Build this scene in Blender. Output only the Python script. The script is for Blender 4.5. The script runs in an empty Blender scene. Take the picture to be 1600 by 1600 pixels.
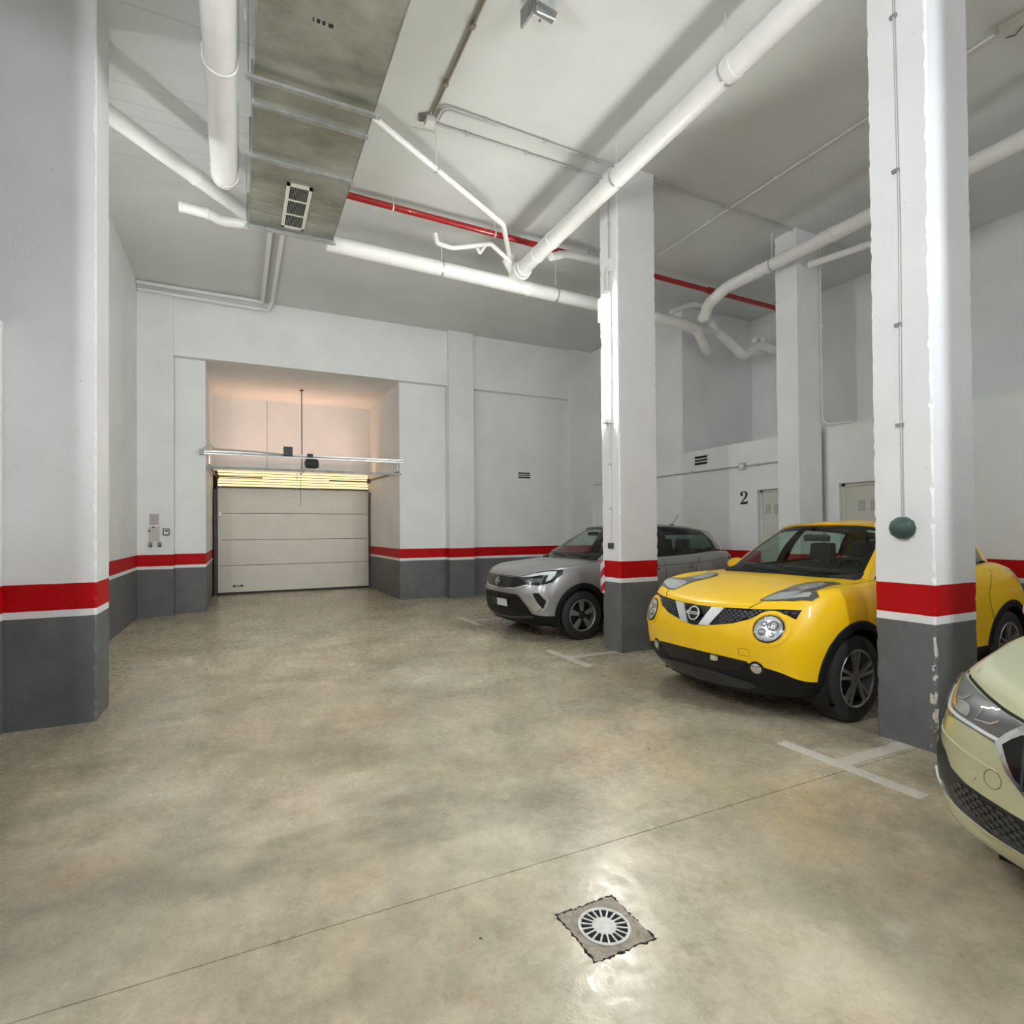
import bpy, bmesh, math, random
from math import pi, sin, cos, radians as RD
from mathutils import Vector as V, Matrix
from mathutils.bvhtree import BVHTree
random.seed(7)
S = bpy.context.scene
COL = S.collection

# ------------------------------------------------------------ camera, exposure, world
cam_d = bpy.data.cameras.new('camera'); cam = bpy.data.objects.new('camera', cam_d); COL.objects.link(cam)
cr = V((0.90489129, -0.42556646, -0.00805924)); cu = V((0.00252355, -0.01357, 0.99990474)); cf = V((0.42563528, 0.90482542, 0.01120544))
cam.matrix_world = Matrix(((cr.x, cu.x, -cf.x, 0), (cr.y, cu.y, -cf.y, 0), (cr.z, cu.z, -cf.z, 1.5), (0, 0, 0, 1)))
cam_d.sensor_width = 36; cam_d.lens = 862.05 / 1600 * 36
cam_d.shift_x = 0.01384; cam_d.shift_y = 0.01204; cam_d.clip_start = 0.02; cam_d.clip_end = 100
S.camera = cam
S.view_settings.view_transform = 'Standard'; S.view_settings.look = 'None'
S.view_settings.gamma = 1; S.view_settings.use_curve_mapping = False
S.view_settings.exposure = 0.54
W = bpy.data.worlds.new('world'); S.world = W; W.use_nodes = True
W.node_tree.nodes['Background'].inputs[0].default_value = (0.8, 0.85, 0.9, 1)
W.node_tree.nodes['Background'].inputs[1].default_value = 0.3
LAMP = 115.0          # strength of the tube diffusers
GLOW = 1.25           # strength of the warm louvre strips
S.cycles.max_bounces = 8; S.cycles.diffuse_bounces = 5; S.cycles.glossy_bounces = 4
S.cycles.transmission_bounces = 6; S.cycles.transparent_max_bounces = 10

def area(name, loc, rot, sx, sy, col, power):
    d = bpy.data.lights.new(name, 'AREA'); d.shape = 'RECTANGLE'; d.size = sx; d.size_y = sy; d.color = col; d.energy = power; d.spread = RD(105)
    o = bpy.data.objects.new(name, d); COL.objects.link(o); o.location = loc; o.rotation_euler = rot; return o
area('louvre_fill', (1.36, 14.40, 2.80), (pi - RD(2), 0, 0), 3.4, .10, (1.0, .58, .38), 12)  # unseen emitter added in front of the door, stands in for louvre light

# ------------------------------------------------------------ helpers
def tag(o, label=None, cat=None, group=None, kind=None):
    if label: o['label'] = label
    if cat: o['category'] = cat
    if group: o['group'] = group
    if kind: o['kind'] = kind
    return o

def empty(name, loc=(0, 0, 0), rz=0, label=None, cat=None, group=None, kind=None, parent=None):
    o = bpy.data.objects.new(name, None); COL.objects.link(o); o.empty_display_size = .1
    o.location = loc; o.rotation_euler = (0, 0, rz)
    if parent: o.parent = parent
    return tag(o, label, cat, group, kind)

class MB:
    def __init__(s): s.v = []; s.f = []
    def add(s, vs, fs):
        n = len(s.v); s.v += [tuple(p) for p in vs]; s.f += [tuple(i + n for i in f) for f in fs]; return s
    def box(s, a, b):
        x0, y0, z0 = a; x1, y1, z1 = b
        if x0 > x1: x0, x1 = x1, x0
        if y0 > y1: y0, y1 = y1, y0
        if z0 > z1: z0, z1 = z1, z0
        return s.add([(x0, y0, z0), (x1, y0, z0), (x1, y1, z0), (x0, y1, z0), (x0, y0, z1), (x1, y0, z1), (x1, y1, z1), (x0, y1, z1)],
                     [(3, 2, 1, 0), (4, 5, 6, 7), (0, 1, 5, 4), (1, 2, 6, 5), (2, 3, 7, 6), (3, 0, 4, 7)])
    def quad(s, *p): return s.add(p, [tuple(range(len(p)))])
    def bar(s, a, b, w, h, up=(0, 0, 1)):           # rectangular bar between two points
        a = V(a); b = V(b); d = (b - a).normalized(); up = V(up)
        if abs(d.dot(up)) > .98: up = V((1, 0, 0))
        x = d.cross(up).normalized(); y = x.cross(d).normalized()
        P = [a + x * i * w / 2 + y * j * h / 2 for i, j in ((-1, -1), (1, -1), (1, 1), (-1, 1))]
        Q = [p + (b - a) for p in P]
        return s.add(P + Q, [(0, 1, 2, 3), (7, 6, 5, 4), (0, 4, 5, 1), (1, 5, 6, 2), (2, 6, 7, 3), (3, 7, 4, 0)])
    def tube(s, pts, r, n=12, caps=True):           # swept tube, r number or list
        pts = [V(p) for p in pts]; m = len(pts); rs = r if isinstance(r, (list, tuple)) else [r] * m
        T = []
        for i in range(m):
            a = pts[max(i - 1, 0)]; b = pts[min(i + 1, m - 1)]
            T.append((b - a).normalized())
        up = V((0, 0, 1)) if abs(T[0].z) < .9 else V((1, 0, 0))
        x = T[0].cross(up).normalized(); vs = []; 
        for i in range(m):
            x = (x - T[i] * x.dot(T[i])).normalized(); y = T[i].cross(x)
            for k in range(n):
                t = 2 * pi * k / n; vs.append(pts[i] + (x * cos(t) + y * sin(t)) * rs[i])
        fs = [(i * n + k, i * n + (k + 1) % n, (i + 1) * n + (k + 1) % n, (i + 1) * n + k) for i in range(m - 1) for k in range(n)]
        if caps: fs += [tuple(range(n))[::-1], tuple((m - 1) * n + k for k in range(n))]
        return s.add(vs, fs)
    def lathe(s, c, ax, prof, n=24, closed=False):   # prof: (radius, dist along axis)
        c = V(c); ax = V(ax).normalized(); up = V((0, 0, 1)) if abs(ax.z) < .9 else V((1, 0, 0))
        x = ax.cross(up).normalized(); y = ax.cross(x); vs = []
        for r, d in prof:
            for k in range(n):
                t = 2 * pi * k / n; vs.append(c + ax * d + (x * cos(t) + y * sin(t)) * max(r, 1e-4))
        m = len(prof)
        fs = [(i * n + k, i * n + (k + 1) % n, (i + 1) * n + (k + 1) % n, (i + 1) * n + k) for i in range(m - 1) for k in range(n)]
        if closed: fs += [((m - 1) * n + k, (m - 1) * n + (k + 1) % n, (k + 1) % n, k) for k in range(n)]
        else: fs += [tuple(range(n))[::-1], tuple((m - 1) * n + k for k in range(n))]
        return s.add(vs, fs)
    def prism(s, poly, fn, d):                       # poly 2D -> fn(u,v,h): extruded by d
        n = len(poly); a = [fn(u, v, 0) for u, v in poly]; b = [fn(u, v, d) for u, v in poly]
        return s.add(a + b, [tuple(range(n))[::-1], tuple(range(n, 2 * n))] + [(i, (i + 1) % n, (i + 1) % n + n, i + n) for i in range(n)])
    def build(s, name, mat, parent=None, smooth=False, bevel=0, **kw):
        me = bpy.data.meshes.new(name); me.from_pydata(s.v, [], s.f); 
        bm = bmesh.new(); bm.from_mesh(me); bmesh.ops.recalc_face_normals(bm, faces=bm.faces)
        if bevel: bmesh.ops.bevel(bm, geom=bm.edges[:], offset=bevel, segments=2, profile=.7, affect='EDGES', clamp_overlap=True)
        bm.to_mesh(me); bm.free()
        o = bpy.data.objects.new(name, me); COL.objects.link(o)
        if mat: me.materials.append(mat)
        if smooth: shade(me)
        if parent: o.parent = parent
        return tag(o, **{k: kw.get(k) for k in ('label', 'cat', 'group', 'kind')})

def shade(me, ang=40):
    for p in me.polygons: p.use_smooth = True
    try: me.set_sharp_from_angle(angle=RD(ang))
    except Exception: pass

def arc(c, r, a0, a1, n, ux=(1, 0, 0), uy=(0, 0, 1)):
    c = V(c); ux = V(ux); uy = V(uy)
    return [c + ux * r * cos(a0 + (a1 - a0) * i / n) + uy * r * sin(a0 + (a1 - a0) * i / n) for i in range(n + 1)]

def fillet(pts, r, n=5):
    pts = [V(p) for p in pts]; out = [pts[0]]
    for i in range(1, len(pts) - 1):
        a, b, c = pts[i - 1], pts[i], pts[i + 1]; ra = min(r, (a - b).length * .45, (c - b).length * .45)
        p = b + (a - b).normalized() * ra; q = b + (c - b).normalized() * ra
        for k in range(n + 1):
            t = k / n; out.append(p * (1 - t) ** 2 + b * 2 * t * (1 - t) + q * t * t)
    return out + [pts[-1]]

# ------------------------------------------------------------ materials
def mat(name, col=(.8, .8, .8), rough=.5, metal=0, spec=None, emit=None, es=0, coat=0, noise=0, nscale=8, bump=0, bscale=60, alpha=None):
    m = bpy.data.materials.new(name); m.use_nodes = True; nt = m.node_tree; b = nt.nodes['Principled BSDF']
    b.inputs['Base Color'].default_value = (*col, 1); b.inputs['Roughness'].default_value = rough; b.inputs['Metallic'].default_value = metal
    if spec is not None: b.inputs['Specular IOR Level'].default_value = spec
    if coat: b.inputs['Coat Weight'].default_value = coat; b.inputs['Coat Roughness'].default_value = .04
    if emit: b.inputs['Emission Color'].default_value = (*emit, 1); b.inputs['Emission Strength'].default_value = es
    if alpha is not None: b.inputs['Alpha'].default_value = alpha
    tc = nt.nodes.new('ShaderNodeNewGeometry')
    if noise:
        n = nt.nodes.new('ShaderNodeTexNoise'); n.inputs['Scale'].default_value = nscale; n.inputs['Detail'].default_value = 6
        nt.links.new(tc.outputs['Position'], n.inputs['Vector'])
        r = nt.nodes.new('ShaderNodeMapRange'); r.inputs[1].default_value = .3; r.inputs[2].default_value = .7
        r.inputs[3].default_value = 1 - noise; r.inputs[4].default_value = 1 + noise; nt.links.new(n.outputs['Fac'], r.inputs[0])
        mx = nt.nodes.new('ShaderNodeVectorMath'); mx.operation = 'SCALE'; mx.inputs[0].default_value = col
        nt.links.new(r.outputs[0], mx.inputs['Scale']); nt.links.new(mx.outputs[0], b.inputs['Base Color'])
    if bump:
        n2 = nt.nodes.new('ShaderNodeTexNoise'); n2.inputs['Scale'].default_value = bscale; n2.inputs['Detail'].default_value = 4
        nt.links.new(tc.outputs['Position'], n2.inputs['Vector'])
        bp = nt.nodes.new('ShaderNodeBump'); bp.inputs['Strength'].default_value = bump; bp.inputs['Distance'].default_value = .01
        nt.links.new(n2.outputs['Fac'], bp.inputs['Height']); nt.links.new(bp.outputs[0], b.inputs['Normal'])
    return m

class NT:                                           # tiny node-graph writer
    def __init__(s, m): s.nt = m.node_tree; s.b = s.nt.nodes['Principled BSDF']
    def n(s, t, **kw):
        x = s.nt.nodes.new(t)
        for k, v in kw.items():
            if k.startswith('i'): 
                try: x.inputs[int(k[1:])].default_value = v
                except ValueError: setattr(x, k, v)
            else: setattr(x, k, v)
        return x
    def l(s, a, b): s.nt.links.new(a, b)
    def math(s, op, a, b=None):
        x = s.nt.nodes.new('ShaderNodeMath'); x.operation = op
        for i, q in enumerate((a, b)):
            if q is None: continue
            if isinstance(q, (int, float)): x.inputs[i].default_value = q
            else: s.l(q, x.inputs[i])
        return x.outputs[0]
    def mix(s, f, a, b):
        x = s.nt.nodes.new('ShaderNodeMix'); x.data_type = 'RGBA'
        if isinstance(f, (int, float)): x.inputs[0].default_value = f
        else: s.l(f, x.inputs[0])
        for i, q in ((6, a), (7, b)):
            if isinstance(q, tuple): x.inputs[i].default_value = (*q, 1)
            else: s.l(q, x.inputs[i])
        return x.outputs[2]
    def noise(s, vec, scale, detail=4, rough=.5, out='Fac'):
        x = s.nt.nodes.new('ShaderNodeTexNoise'); x.inputs['Scale'].default_value = scale; x.inputs['Detail'].default_value = detail
        x.inputs['Roughness'].default_value = rough; s.l(vec, x.inputs['Vector']); return x.outputs[out]
    def ramp(s, f, a, b, lo=0., hi=1.):
        x = s.nt.nodes.new('ShaderNodeMapRange'); x.inputs[1].default_value = a; x.inputs[2].default_value = b
        x.inputs[3].default_value = lo; x.inputs[4].default_value = hi; s.l(f, x.inputs[0]); return x.outputs[0]

def wall_mat(name, white=(.80, .815, .815), bands=True, bumpy=.25, chips=True):
    m = bpy.data.materials.new(name); m.use_nodes = True; g = NT(m)
    pos = g.n('ShaderNodeNewGeometry').outputs['Position']; sp = g.n('ShaderNodeSeparateXYZ'); g.l(pos, sp.inputs[0]); z = sp.outputs[2]
    big = g.noise(pos, 1.3, 5); small = g.noise(pos, 45, 3)
    c = g.mix(g.ramp(big, .35, .7), tuple(x * .95 for x in white), tuple(min(x * 1.03, 1) for x in white))
    # small pits and stains in the plaster
    vo = g.n('ShaderNodeTexVoronoi'); vo.inputs['Scale'].default_value = 5.5; g.l(pos, vo.inputs['Vector'])
    sel = g.math('GREATER_THAN', g.noise(pos, 2.3, 2), .53)
    pit = g.math('MULTIPLY', g.math('LESS_THAN', vo.outputs['Distance'], g.ramp(small, .3, .7, .0, .055)), sel)
    c = g.mix(g.math('MULTIPLY', pit, .55), c, (.28, .28, .27))
    vo2 = g.n('ShaderNodeTexVoronoi'); vo2.inputs['Scale'].default_value = 17; g.l(pos, vo2.inputs['Vector'])
    pit2 = g.math('MULTIPLY', g.math('LESS_THAN', vo2.outputs['Distance'], g.ramp(small, .35, .7, .0, .13)), g.math('GREATER_THAN', g.noise(pos, 1.7, 4), .55))
    c = g.mix(g.math('MULTIPLY', pit2, .40), c, (.34, .34, .33))
    if bands:
        zz = g.math('ADD', z, g.ramp(g.noise(pos, 14, 3), 0, 1, -.003, .003))
        gray = g.mix(g.ramp(g.noise(pos, 3.0, 6, .6), .3, .7), (.125, .129, .135), (.17, .175, .182))
        red = g.mix(g.ramp(g.noise(pos, 5, 4), .3, .7), (.43, .0, .002), (.50, .0005, .004))
        isred = g.math('MULTIPLY', g.math('GREATER_THAN', zz, .905), g.math('LESS_THAN', zz, 1.112))
        isgray = g.math('LESS_THAN', zz, .850)
        c = g.mix(isred, c, red); c = g.mix(isgray, c, gray)
    if 'ceiling' in name:
        for k in (5.52, 6.52, 6.79, 7.0, 7.36, 7.76):
            ln = g.math('MULTIPLY', g.math('LESS_THAN', g.math('ABSOLUTE', g.math('SUBTRACT', sp.outputs[1], k)), .007), g.math('LESS_THAN', sp.outputs[0], .9))
            c = g.mix(g.math('MULTIPLY', ln, .35), c, (.35, .35, .33))
    if 'pillar' in name:
        dx = g.math('ABSOLUTE', g.math('SUBTRACT', sp.outputs[0], 4.175)); dy = g.math('ABSOLUTE', g.math('SUBTRACT', sp.outputs[1], 2.08))
        mp = g.n('ShaderNodeMapping'); mp.inputs['Scale'].default_value = (1, 1, .45); g.l(pos, mp.inputs[0])
        nn = g.ramp(g.noise(mp.outputs[0], 30, 4, .6), .47, .62, 0, .032)
        c = g.mix(g.math('LESS_THAN', g.math('ADD', dx, g.math('MULTIPLY', dy, .8)), g.math('MULTIPLY', nn, g.math('LESS_THAN', z, .87))), c, (.62, .60, .55))
    g.l(c, g.b.inputs['Base Color'])
    g.b.inputs['Roughness'].default_value = .55; g.b.inputs['Specular IOR Level'].default_value = .2
    if bumpy:
        h = g.math('ADD', g.math('MULTIPLY', g.noise(pos, 26, 5, .65), .6), g.math('MULTIPLY', small, .4))
        bp = g.n('ShaderNodeBump'); bp.inputs['Strength'].default_value = bumpy; bp.inputs['Distance'].default_value = .012
        g.l(h, bp.inputs['Height']); g.l(bp.outputs[0], g.b.inputs['Normal'])
    return m

M = {}
M['wall'] = wall_mat('painted_plaster_with_bands')
M['pillar'] = wall_mat('pillar_paint_with_bands', (.83, .84, .86), bumpy=.4)
M['plain'] = wall_mat('plain_white_plaster', bands=False)
M['ceil'] = wall_mat('ceiling_paint', (.66, .67, .65), bands=False, bumpy=.15)
M['pvc'] = mat('white_pvc', (.80, .80, .78), .35, noise=.03)
M['conduit'] = mat('white_conduit', (.74, .74, .72), .4)
M['cgray'] = mat('grey_conduit', (.45, .45, .44), .4)
M['redpipe'] = mat('red_pipe', (.33, .002, .005), .3, coat=.4)
M['galv'] = mat('galvanised', (.62, .65, .67), .38, metal=.9, noise=.15, nscale=12)
M['galvd'] = mat('galvanised_dull', (.30, .31, .30), .55, metal=.6, noise=.2, nscale=9)
M['black'] = mat('black_plastic', (.015, .015, .017), .45)
M['dark'] = mat('dark_void', (.006, .006, .006), .9)
M['anth'] = mat('anthracite_plastic', (.05, .055, .06), .5)
M['white'] = mat('white_plastic', (.82, .82, .80), .35)
M['beige'] = mat('beige_door_sheet', (.60, .60, .53), .45, noise=.05, nscale=3)
M['green'] = mat('dark_green_dome', (.035, .075, .065), .55, noise=.1)
M['brown'] = mat('brown_conduit', (.24, .20, .15), .5)
M['rubber'] = mat('tyre_rubber', (.022, .022, .023), .62, bump=.3, bscale=90)
M['chrome'] = mat('chrome', (.85, .86, .88), .12, metal=1)
M['paper'] = mat('printed_notice', (.50, .46, .45), .7)

def floor_material():
    m = bpy.data.materials.new('polished_concrete'); m.use_nodes = True; g = NT(m)
    pos = g.n('ShaderNodeNewGeometry').outputs['Position']
    mp = g.n('ShaderNodeMapping'); mp.inputs['Scale'].default_value = (1, .8, 1); mp.inputs['Rotation'].default_value = (0, 0, .5); g.l(pos, mp.inputs[0]); p = mp.outputs[0]
    n1 = g.noise(p, .55, 3, .5); n2 = g.noise(p, 2.2, 8, .68); n3 = g.noise(p, 9, 6, .7); n4 = g.noise(p, 60, 3)
    c = g.mix(g.ramp(n1, .35, .65), (.53, .445, .30), (.55, .505, .37))
    c = g.mix(g.ramp(n2, .42, .75), c, (.30, .27, .19))
    c = g.mix(g.ramp(g.noise(p, 1.4, 7, .7), .55, .8), c, (.66, .60, .45))
    c = g.mix(g.ramp(n3, .56, .78, 0, .75), c, (.25, .20, .13))
    c = g.mix(g.ramp(g.noise(p, 5, 8, .75), .54, .74, 0, .6), c, (.72, .67, .53))
    c = g.mix(g.ramp(n4, .58, .78, 0, .4), c, (.20, .165, .11))
    c = g.mix(g.ramp(g.noise(p, 28, 7, .8), .52, .72, 0, .28), c, (.72, .67, .53))
    c = g.mix(g.ramp(g.noise(p, 3.6, 9, .78), .55, .68, 0, .45), c, (.235, .205, .14))
    mp2 = g.n('ShaderNodeMapping'); mp2.inputs['Scale'].default_value = (.55, 1.1, 1); mp2.inputs['Rotation'].default_value = (0, 0, -.3); mp2.inputs['Location'].default_value = (3.1, 1.7, 0); g.l(pos, mp2.inputs[0])
    c = g.mix(g.ramp(g.noise(mp2.outputs[0], 1.2, 9, .66), .50, .64, 0, .68), c, (.235, .215, .16))
    c = g.mix(g.ramp(g.noise(mp2.outputs[0], 1.1, 6, .62), .56, .72, 0, .5), c, (.37, .245, .135))
    c = g.mix(g.ramp(g.noise(mp2.outputs[0], .8, 8, .66), .53, .68, 0, .55), c, (.70, .66, .53))
    c = g.mix(g.ramp(g.noise(p, .9, 5, .6), .50, .66, 0, .55), c, (.33, .30, .215))
    c = g.mix(g.ramp(g.noise(pos, 1.9, 7, .7), .58, .72, 0, .5), c, (.40, .27, .15))
    # tyre-polished dark sweeps and rusty specks
    w = g.n('ShaderNodeTexWave'); w.inputs['Scale'].default_value = .35; w.inputs['Distortion'].default_value = 9; w.inputs['Detail'].default_value = 4; w.inputs['Detail Scale'].default_value = 1.3
    g.l(p, w.inputs['Vector'])
    c = g.mix(g.ramp(w.outputs['Fac'], .72, 1.0, 0, .35), c, (.31, .285, .21))
    vo = g.n('ShaderNodeTexVoronoi'); vo.inputs['Scale'].default_value = 3.3; g.l(pos, vo.inputs['Vector'])
    spot = g.math('MULTIPLY', g.math('LESS_THAN', vo.outputs['Distance'], .03), g.math('GREATER_THAN', n2, .55))
    c = g.mix(spot, c, (.05, .035, .025))
    g.l(c, g.b.inputs['Base Color'])
    g.l(g.ramp(g.noise(pos, 14, 8, .75), .35, .65, .13, .40), g.b.inputs['Roughness'])
    g.b.inputs['Specular IOR Level'].default_value = .5
    bp = g.n('ShaderNodeBump'); bp.inputs['Strength'].default_value = .2; bp.inputs['Distance'].default_value = .01
    g.l(n3, bp.inputs['Height']); g.l(bp.outputs[0], g.b.inputs['Normal'])
    return m
M['floor'] = floor_material()

def emis(name, col, s):
    m = bpy.data.materials.new(name); m.use_nodes = True; nt = m.node_tree; nt.nodes.clear()
    e = nt.nodes.new('ShaderNodeEmission'); e.inputs[0].default_value = (*col, 1); e.inputs[1].default_value = s
    o = nt.nodes.new('ShaderNodeOutputMaterial'); nt.links.new(e.outputs[0], o.inputs[0]); return m
M['tube'] = emis('lit_tube_diffuser', (1.0, 1.0, .93), LAMP)
M['tube2'] = emis('lit_tube_diffuser_cool', (.93, .95, 1.0), LAMP * 2.0)
M['tube5'] = emis('added_tube_diffuser_back', (.97, 1.0, .98), LAMP * .52)
M['tube6'] = emis('added_tube_diffuser_rear', (.97, 1.0, .98), LAMP * .2)
M['tube4'] = emis('lit_tube_diffuser_weak', (.97, .98, 1.0), LAMP * .5)
M['tube3'] = emis('lit_tube_diffuser_soft', (.97, .98, 1.0), LAMP * 1.35)
M['glow'] = emis('lit_louvre_gap', (1.0, .70, .34), GLOW)

# ------------------------------------------------------------ the room
ZC = 6.0
XL, XR, YB, YF = -3.2, 10.1, -7.0, 11.87
st = dict(kind='structure')
b = MB()
for (x0, x1, y0, y1) in ((XL, XR, YB, 2.1875), (XL, XR, 2.1925, 12.1), (-.7, 3.4, 12.1, 15.3)):
    b.quad((x0, y0, 0), (x1, y0, 0), (x1, y1, 0), (x0, y1, 0))
b.box((XL, 2.18, -.02), (XR, 2.20, -.012))
for y in (2.1875, 2.1925): b.quad((XL, y, -.012), (XR, y, -.012), (XR, y, 0), (XL, y, 0))
b.build('floor', M['floor'], **st)
MB().box((XL, YB, ZC), (XR + .2, YF + .3, ZC + .2)).build('ceiling', M['ceil'], **st)
# left: full-height wall beyond the pillar, low parapet wall nearer, outer wall
MB().box((-1.8, 5.7, 0), (-1.63, 11.9, ZC)).build('wall_left', M['wall'], **st)
MB().box((-1.85, YB, 0), (-1.612, 5.42, 3.11)).build('wall_left', M['wall'], **st)
MB().box((XL - .1, YB, 0), (XL, 6.0, ZC)).build('wall_left', M['wall'], **st)
MB().box((XL, 5.85, 0), (-1.7, 6.0, ZC)).build('wall_left', M['wall'], **st)
# back wall: recessed panels, beams above them, projecting piers
bw = empty('wall_back', (0, 0, 0), **st)
def piece(a, c, name='panel', m='wall', par=None): return MB().box(a, c).build(name, M[m], par or bw)
piece((-1.7, 11.62, 0), (-1.068, 12.1, ZC), 'pier')
piece((-1.07, 11.87, 0), (-.56, 12.1, 4.78))
piece((3.21, 11.87, 0), (4.27, 12.1, 4.78))
piece((-1.07, 11.70, 4.78), (4.27, 12.1, ZC), 'beam')
piece((4.27, 11.60, 0), (4.87, 12.1, ZC), 'pier')
piece((4.87, 11.87, 0), (7.50, 12.1, 4.77))
piece((4.87, 11.70, 4.77), (7.50, 12.1, ZC), 'beam')
piece((7.50, 11.62, 0), (8.20, 12.1, ZC), 'pier')
# gateway recess: reveals, soffit, rear wall over the door
gw = empty('wall_gateway', (0, 0, 0), **st)
piece((-.76, 12.1, 0), (-.56, 15.2, 5.0), 'reveal', 'wall', gw)
piece((-.76, 11.87, 4.78), (-.56, 12.1, 5.0), 'reveal', 'wall', gw)
piece((3.21, 12.1, 0), (3.41, 15.2, 5.0), 'reveal', 'wall', gw)
piece((-.56, 12.1, 4.80), (3.21, 15.2, 5.0), 'soffit', 'plain', gw)
piece((-.56, 14.98, 3.00), (.655, 15.2, 4.80), 'lintel', 'plain', gw)
piece((.665, 14.98, 3.00), (3.21, 15.2, 4.80), 'lintel', 'plain', gw)
piece((-.56, 15.02, 3.00), (3.21, 15.2, 4.80), 'lintel_core', 'plain', gw)
MB().box((-.6, 15.2, 0), (3.3, 15.3, 3.1)).build('wall_outer', M['dark'], gw)
# right: low storage block, wall behind it, full-height return
piece_r = lambda a, c, m='wall', name='wall_right': MB().box(a, c).build(name, M[m], **st)
piece_r((10.1, YB, 0), (10.3, 12.1, ZC))
piece_r((8.13, 8.46, 0), (10.1, 12.1, ZC))
rb = empty('wall_storage', (0, 0, 0), **st)
def rface(y0, y1, z0, z1, x=8.13): piece((x, y0, z0), (8.45, y1, z1), 'panel', 'wall', rb)
rface(6.72, 8.46, 0, 3.03); rface(5.95, 6.72, 2.165, 3.03); rface(5.47, 5.95, 0, 3.03, 8.22)
rface(5.285, 5.47, 0, 3.03); rface(4.25, 5.285, 2.162, 3.03); rface(YB, 4.25, 0, 3.03)
piece((8.45, YB, 2.88), (10.1, 8.46, 3.03), 'roof_slab', 'plain', rb)
piece((8.45, YB, 0), (8.5, 8.46, 2.88), 'backing', 'wall', rb)
# front (behind the camera)
MB().box((XL, YB - .2, 0), (XR, YB, ZC)).build('wall_front', M['wall'], **st)

# ------------------------------------------------------------ pillars
def pillar(x0, x1, y0, y1, seed, label, z1=ZC):
    rnd = random.Random(seed); n = 150; vs = []; fs = []
    for i in range(n + 1):
        z = z1 * i / n
        for cx, cy, sx, sy in ((x0, y0, 1, 1), (x1, y0, -1, 1), (x1, y1, -1, -1), (x0, y1, 1, -1)):
            e = .006 + rnd.random() * .009 + (rnd.random() < .15) * .010
            vs += [(cx, cy + sy * e, z), (cx + sx * e, cy, z)] if (sx * sy > 0) else [(cx + sx * e, cy, z), (cx, cy + sy * e, z)]
    for i in range(n):
        for k in range(8): fs.append((i * 8 + k, i * 8 + (k + 1) % 8, (i + 1) * 8 + (k + 1) % 8, (i + 1) * 8 + k))
    fs += [tuple(range(8)), tuple(n * 8 + k for k in range(8))]
    return MB().add(vs, fs).build('concrete_pillar', M['pillar'], label=label, cat='pillar')
pillar(-2.0, -1.03, 5.38, 5.86, 1, 'broad white pillar at the left edge with red band and grey foot')
pillar(4.20, 4.79, 5.44, 5.80, 2, 'white pillar carrying the lit tube lamp between the grey and yellow cars')
pillar(4.175, 4.69, 2.08, 2.46, 3, 'nearest right-hand white pillar with the dark green dome hanging on it')
pillar(7.56, 8.10, 5.52, 5.88, 4, 'far white pillar against the storage wall behind the yellow car')
pillar(-2.0, -1.03, 2.0, 2.95, 5, 'white pillar on the left side just outside the frame')  # depth extended out of view to screen lamp light from the broad pillar
pillar(-2.0, -1.03, -1.3, -.85, 6, 'white pillar on the left side behind the viewer')
pillar(4.18, 4.70, -1.3, -.20, 7, 'white pillar on the right side behind the viewer')  # unseen pillar lengthened so its lamp does not graze the nearest right pillar

# ------------------------------------------------------------ floor things
def flat(name, polys, m, z=.003, **kw):
    b = MB()
    for p in polys: b.prism(p, lambda u, v, h: (u, v, .0005 + h), z)
    return b.build(name, m, **kw)
def tape_mat():
    m = bpy.data.materials.new('worn_white_tape'); m.use_nodes = True; g = NT(m)
    pos = g.n('ShaderNodeNewGeometry').outputs['Position']
    c = g.mix(g.ramp(g.noise(pos, 22, 5, .7), .45, .7, 0, .6), (.66, .63, .55), (.50, .455, .35))
    g.l(c, g.b.inputs['Base Color']); g.b.inputs['Roughness'].default_value = .5; return m
M['tape'] = tape_mat()
def tee(xa, y0, y1, xb, ys, label):
    w = .05
    t = empty('parking_mark', (xa, ys, 0), label=label, cat='floor marking')
    b = MB().prism([(-w, y0 - ys), (w, y0 - ys), (w, y1 - ys), (-w, y1 - ys)], lambda u, v, h: (u, v, .0004 + h), .002)
    b.build('bar', M['tape'], t)
    MB().prism([(w, -w), (xb - xa, -w), (xb - xa, w), (w, w)], lambda u, v, h: (u, v, .0004 + h), .002).build('stem', M['tape'], t)
tee(3.44, 1.78, 2.68, 4.172, 2.27, 'worn white T-shaped bay mark in front of the nearest right pillar')
tee(3.49, 5.06, 5.99, 4.198, 5.53, 'white T-shaped bay mark in front of the pillar with the tube lamp')
tee(3.46, 8.05, 8.95, 4.30, 8.55, 'short white bay mark beside the nose of the grey car')
# drain: sunk concrete surround and round grating
M['drainstone'] = mat('wet_drain_concrete', (.24, .205, .15), .3, noise=.35, nscale=30, bump=.4, bscale=80)
M['cast'] = mat('cast_aluminium', (.62, .62, .60), .42, metal=.35, noise=.12, nscale=40, bump=.2, bscale=200)
dr = empty('floor_drain', (1.247, 1.735, 0), rz=RD(0), label='round slotted metal floor drain in a dark square surround in the foreground', cat='drain')
sq = [(-.128, -.128), (.128, -.128), (.128, .128), (-.128, .128)]
def ragged(pts, a, n, seed):
    rnd = random.Random(seed); out = []
    for i in range(len(pts)):
        p, q = V((*pts[i], 0)), V((*pts[(i + 1) % len(pts)], 0))
        for k in range(n):
            t = k / n; r = p.lerp(q, t); out.append((r.x + rnd.uniform(-a, a), r.y + rnd.uniform(-a, a)))
    return out
MB().prism(ragged(sq, .005, 22, 3), lambda u, v, h: (u, v, .0006 + h), .0015).build('surround', M['drainstone'], dr)
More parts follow.
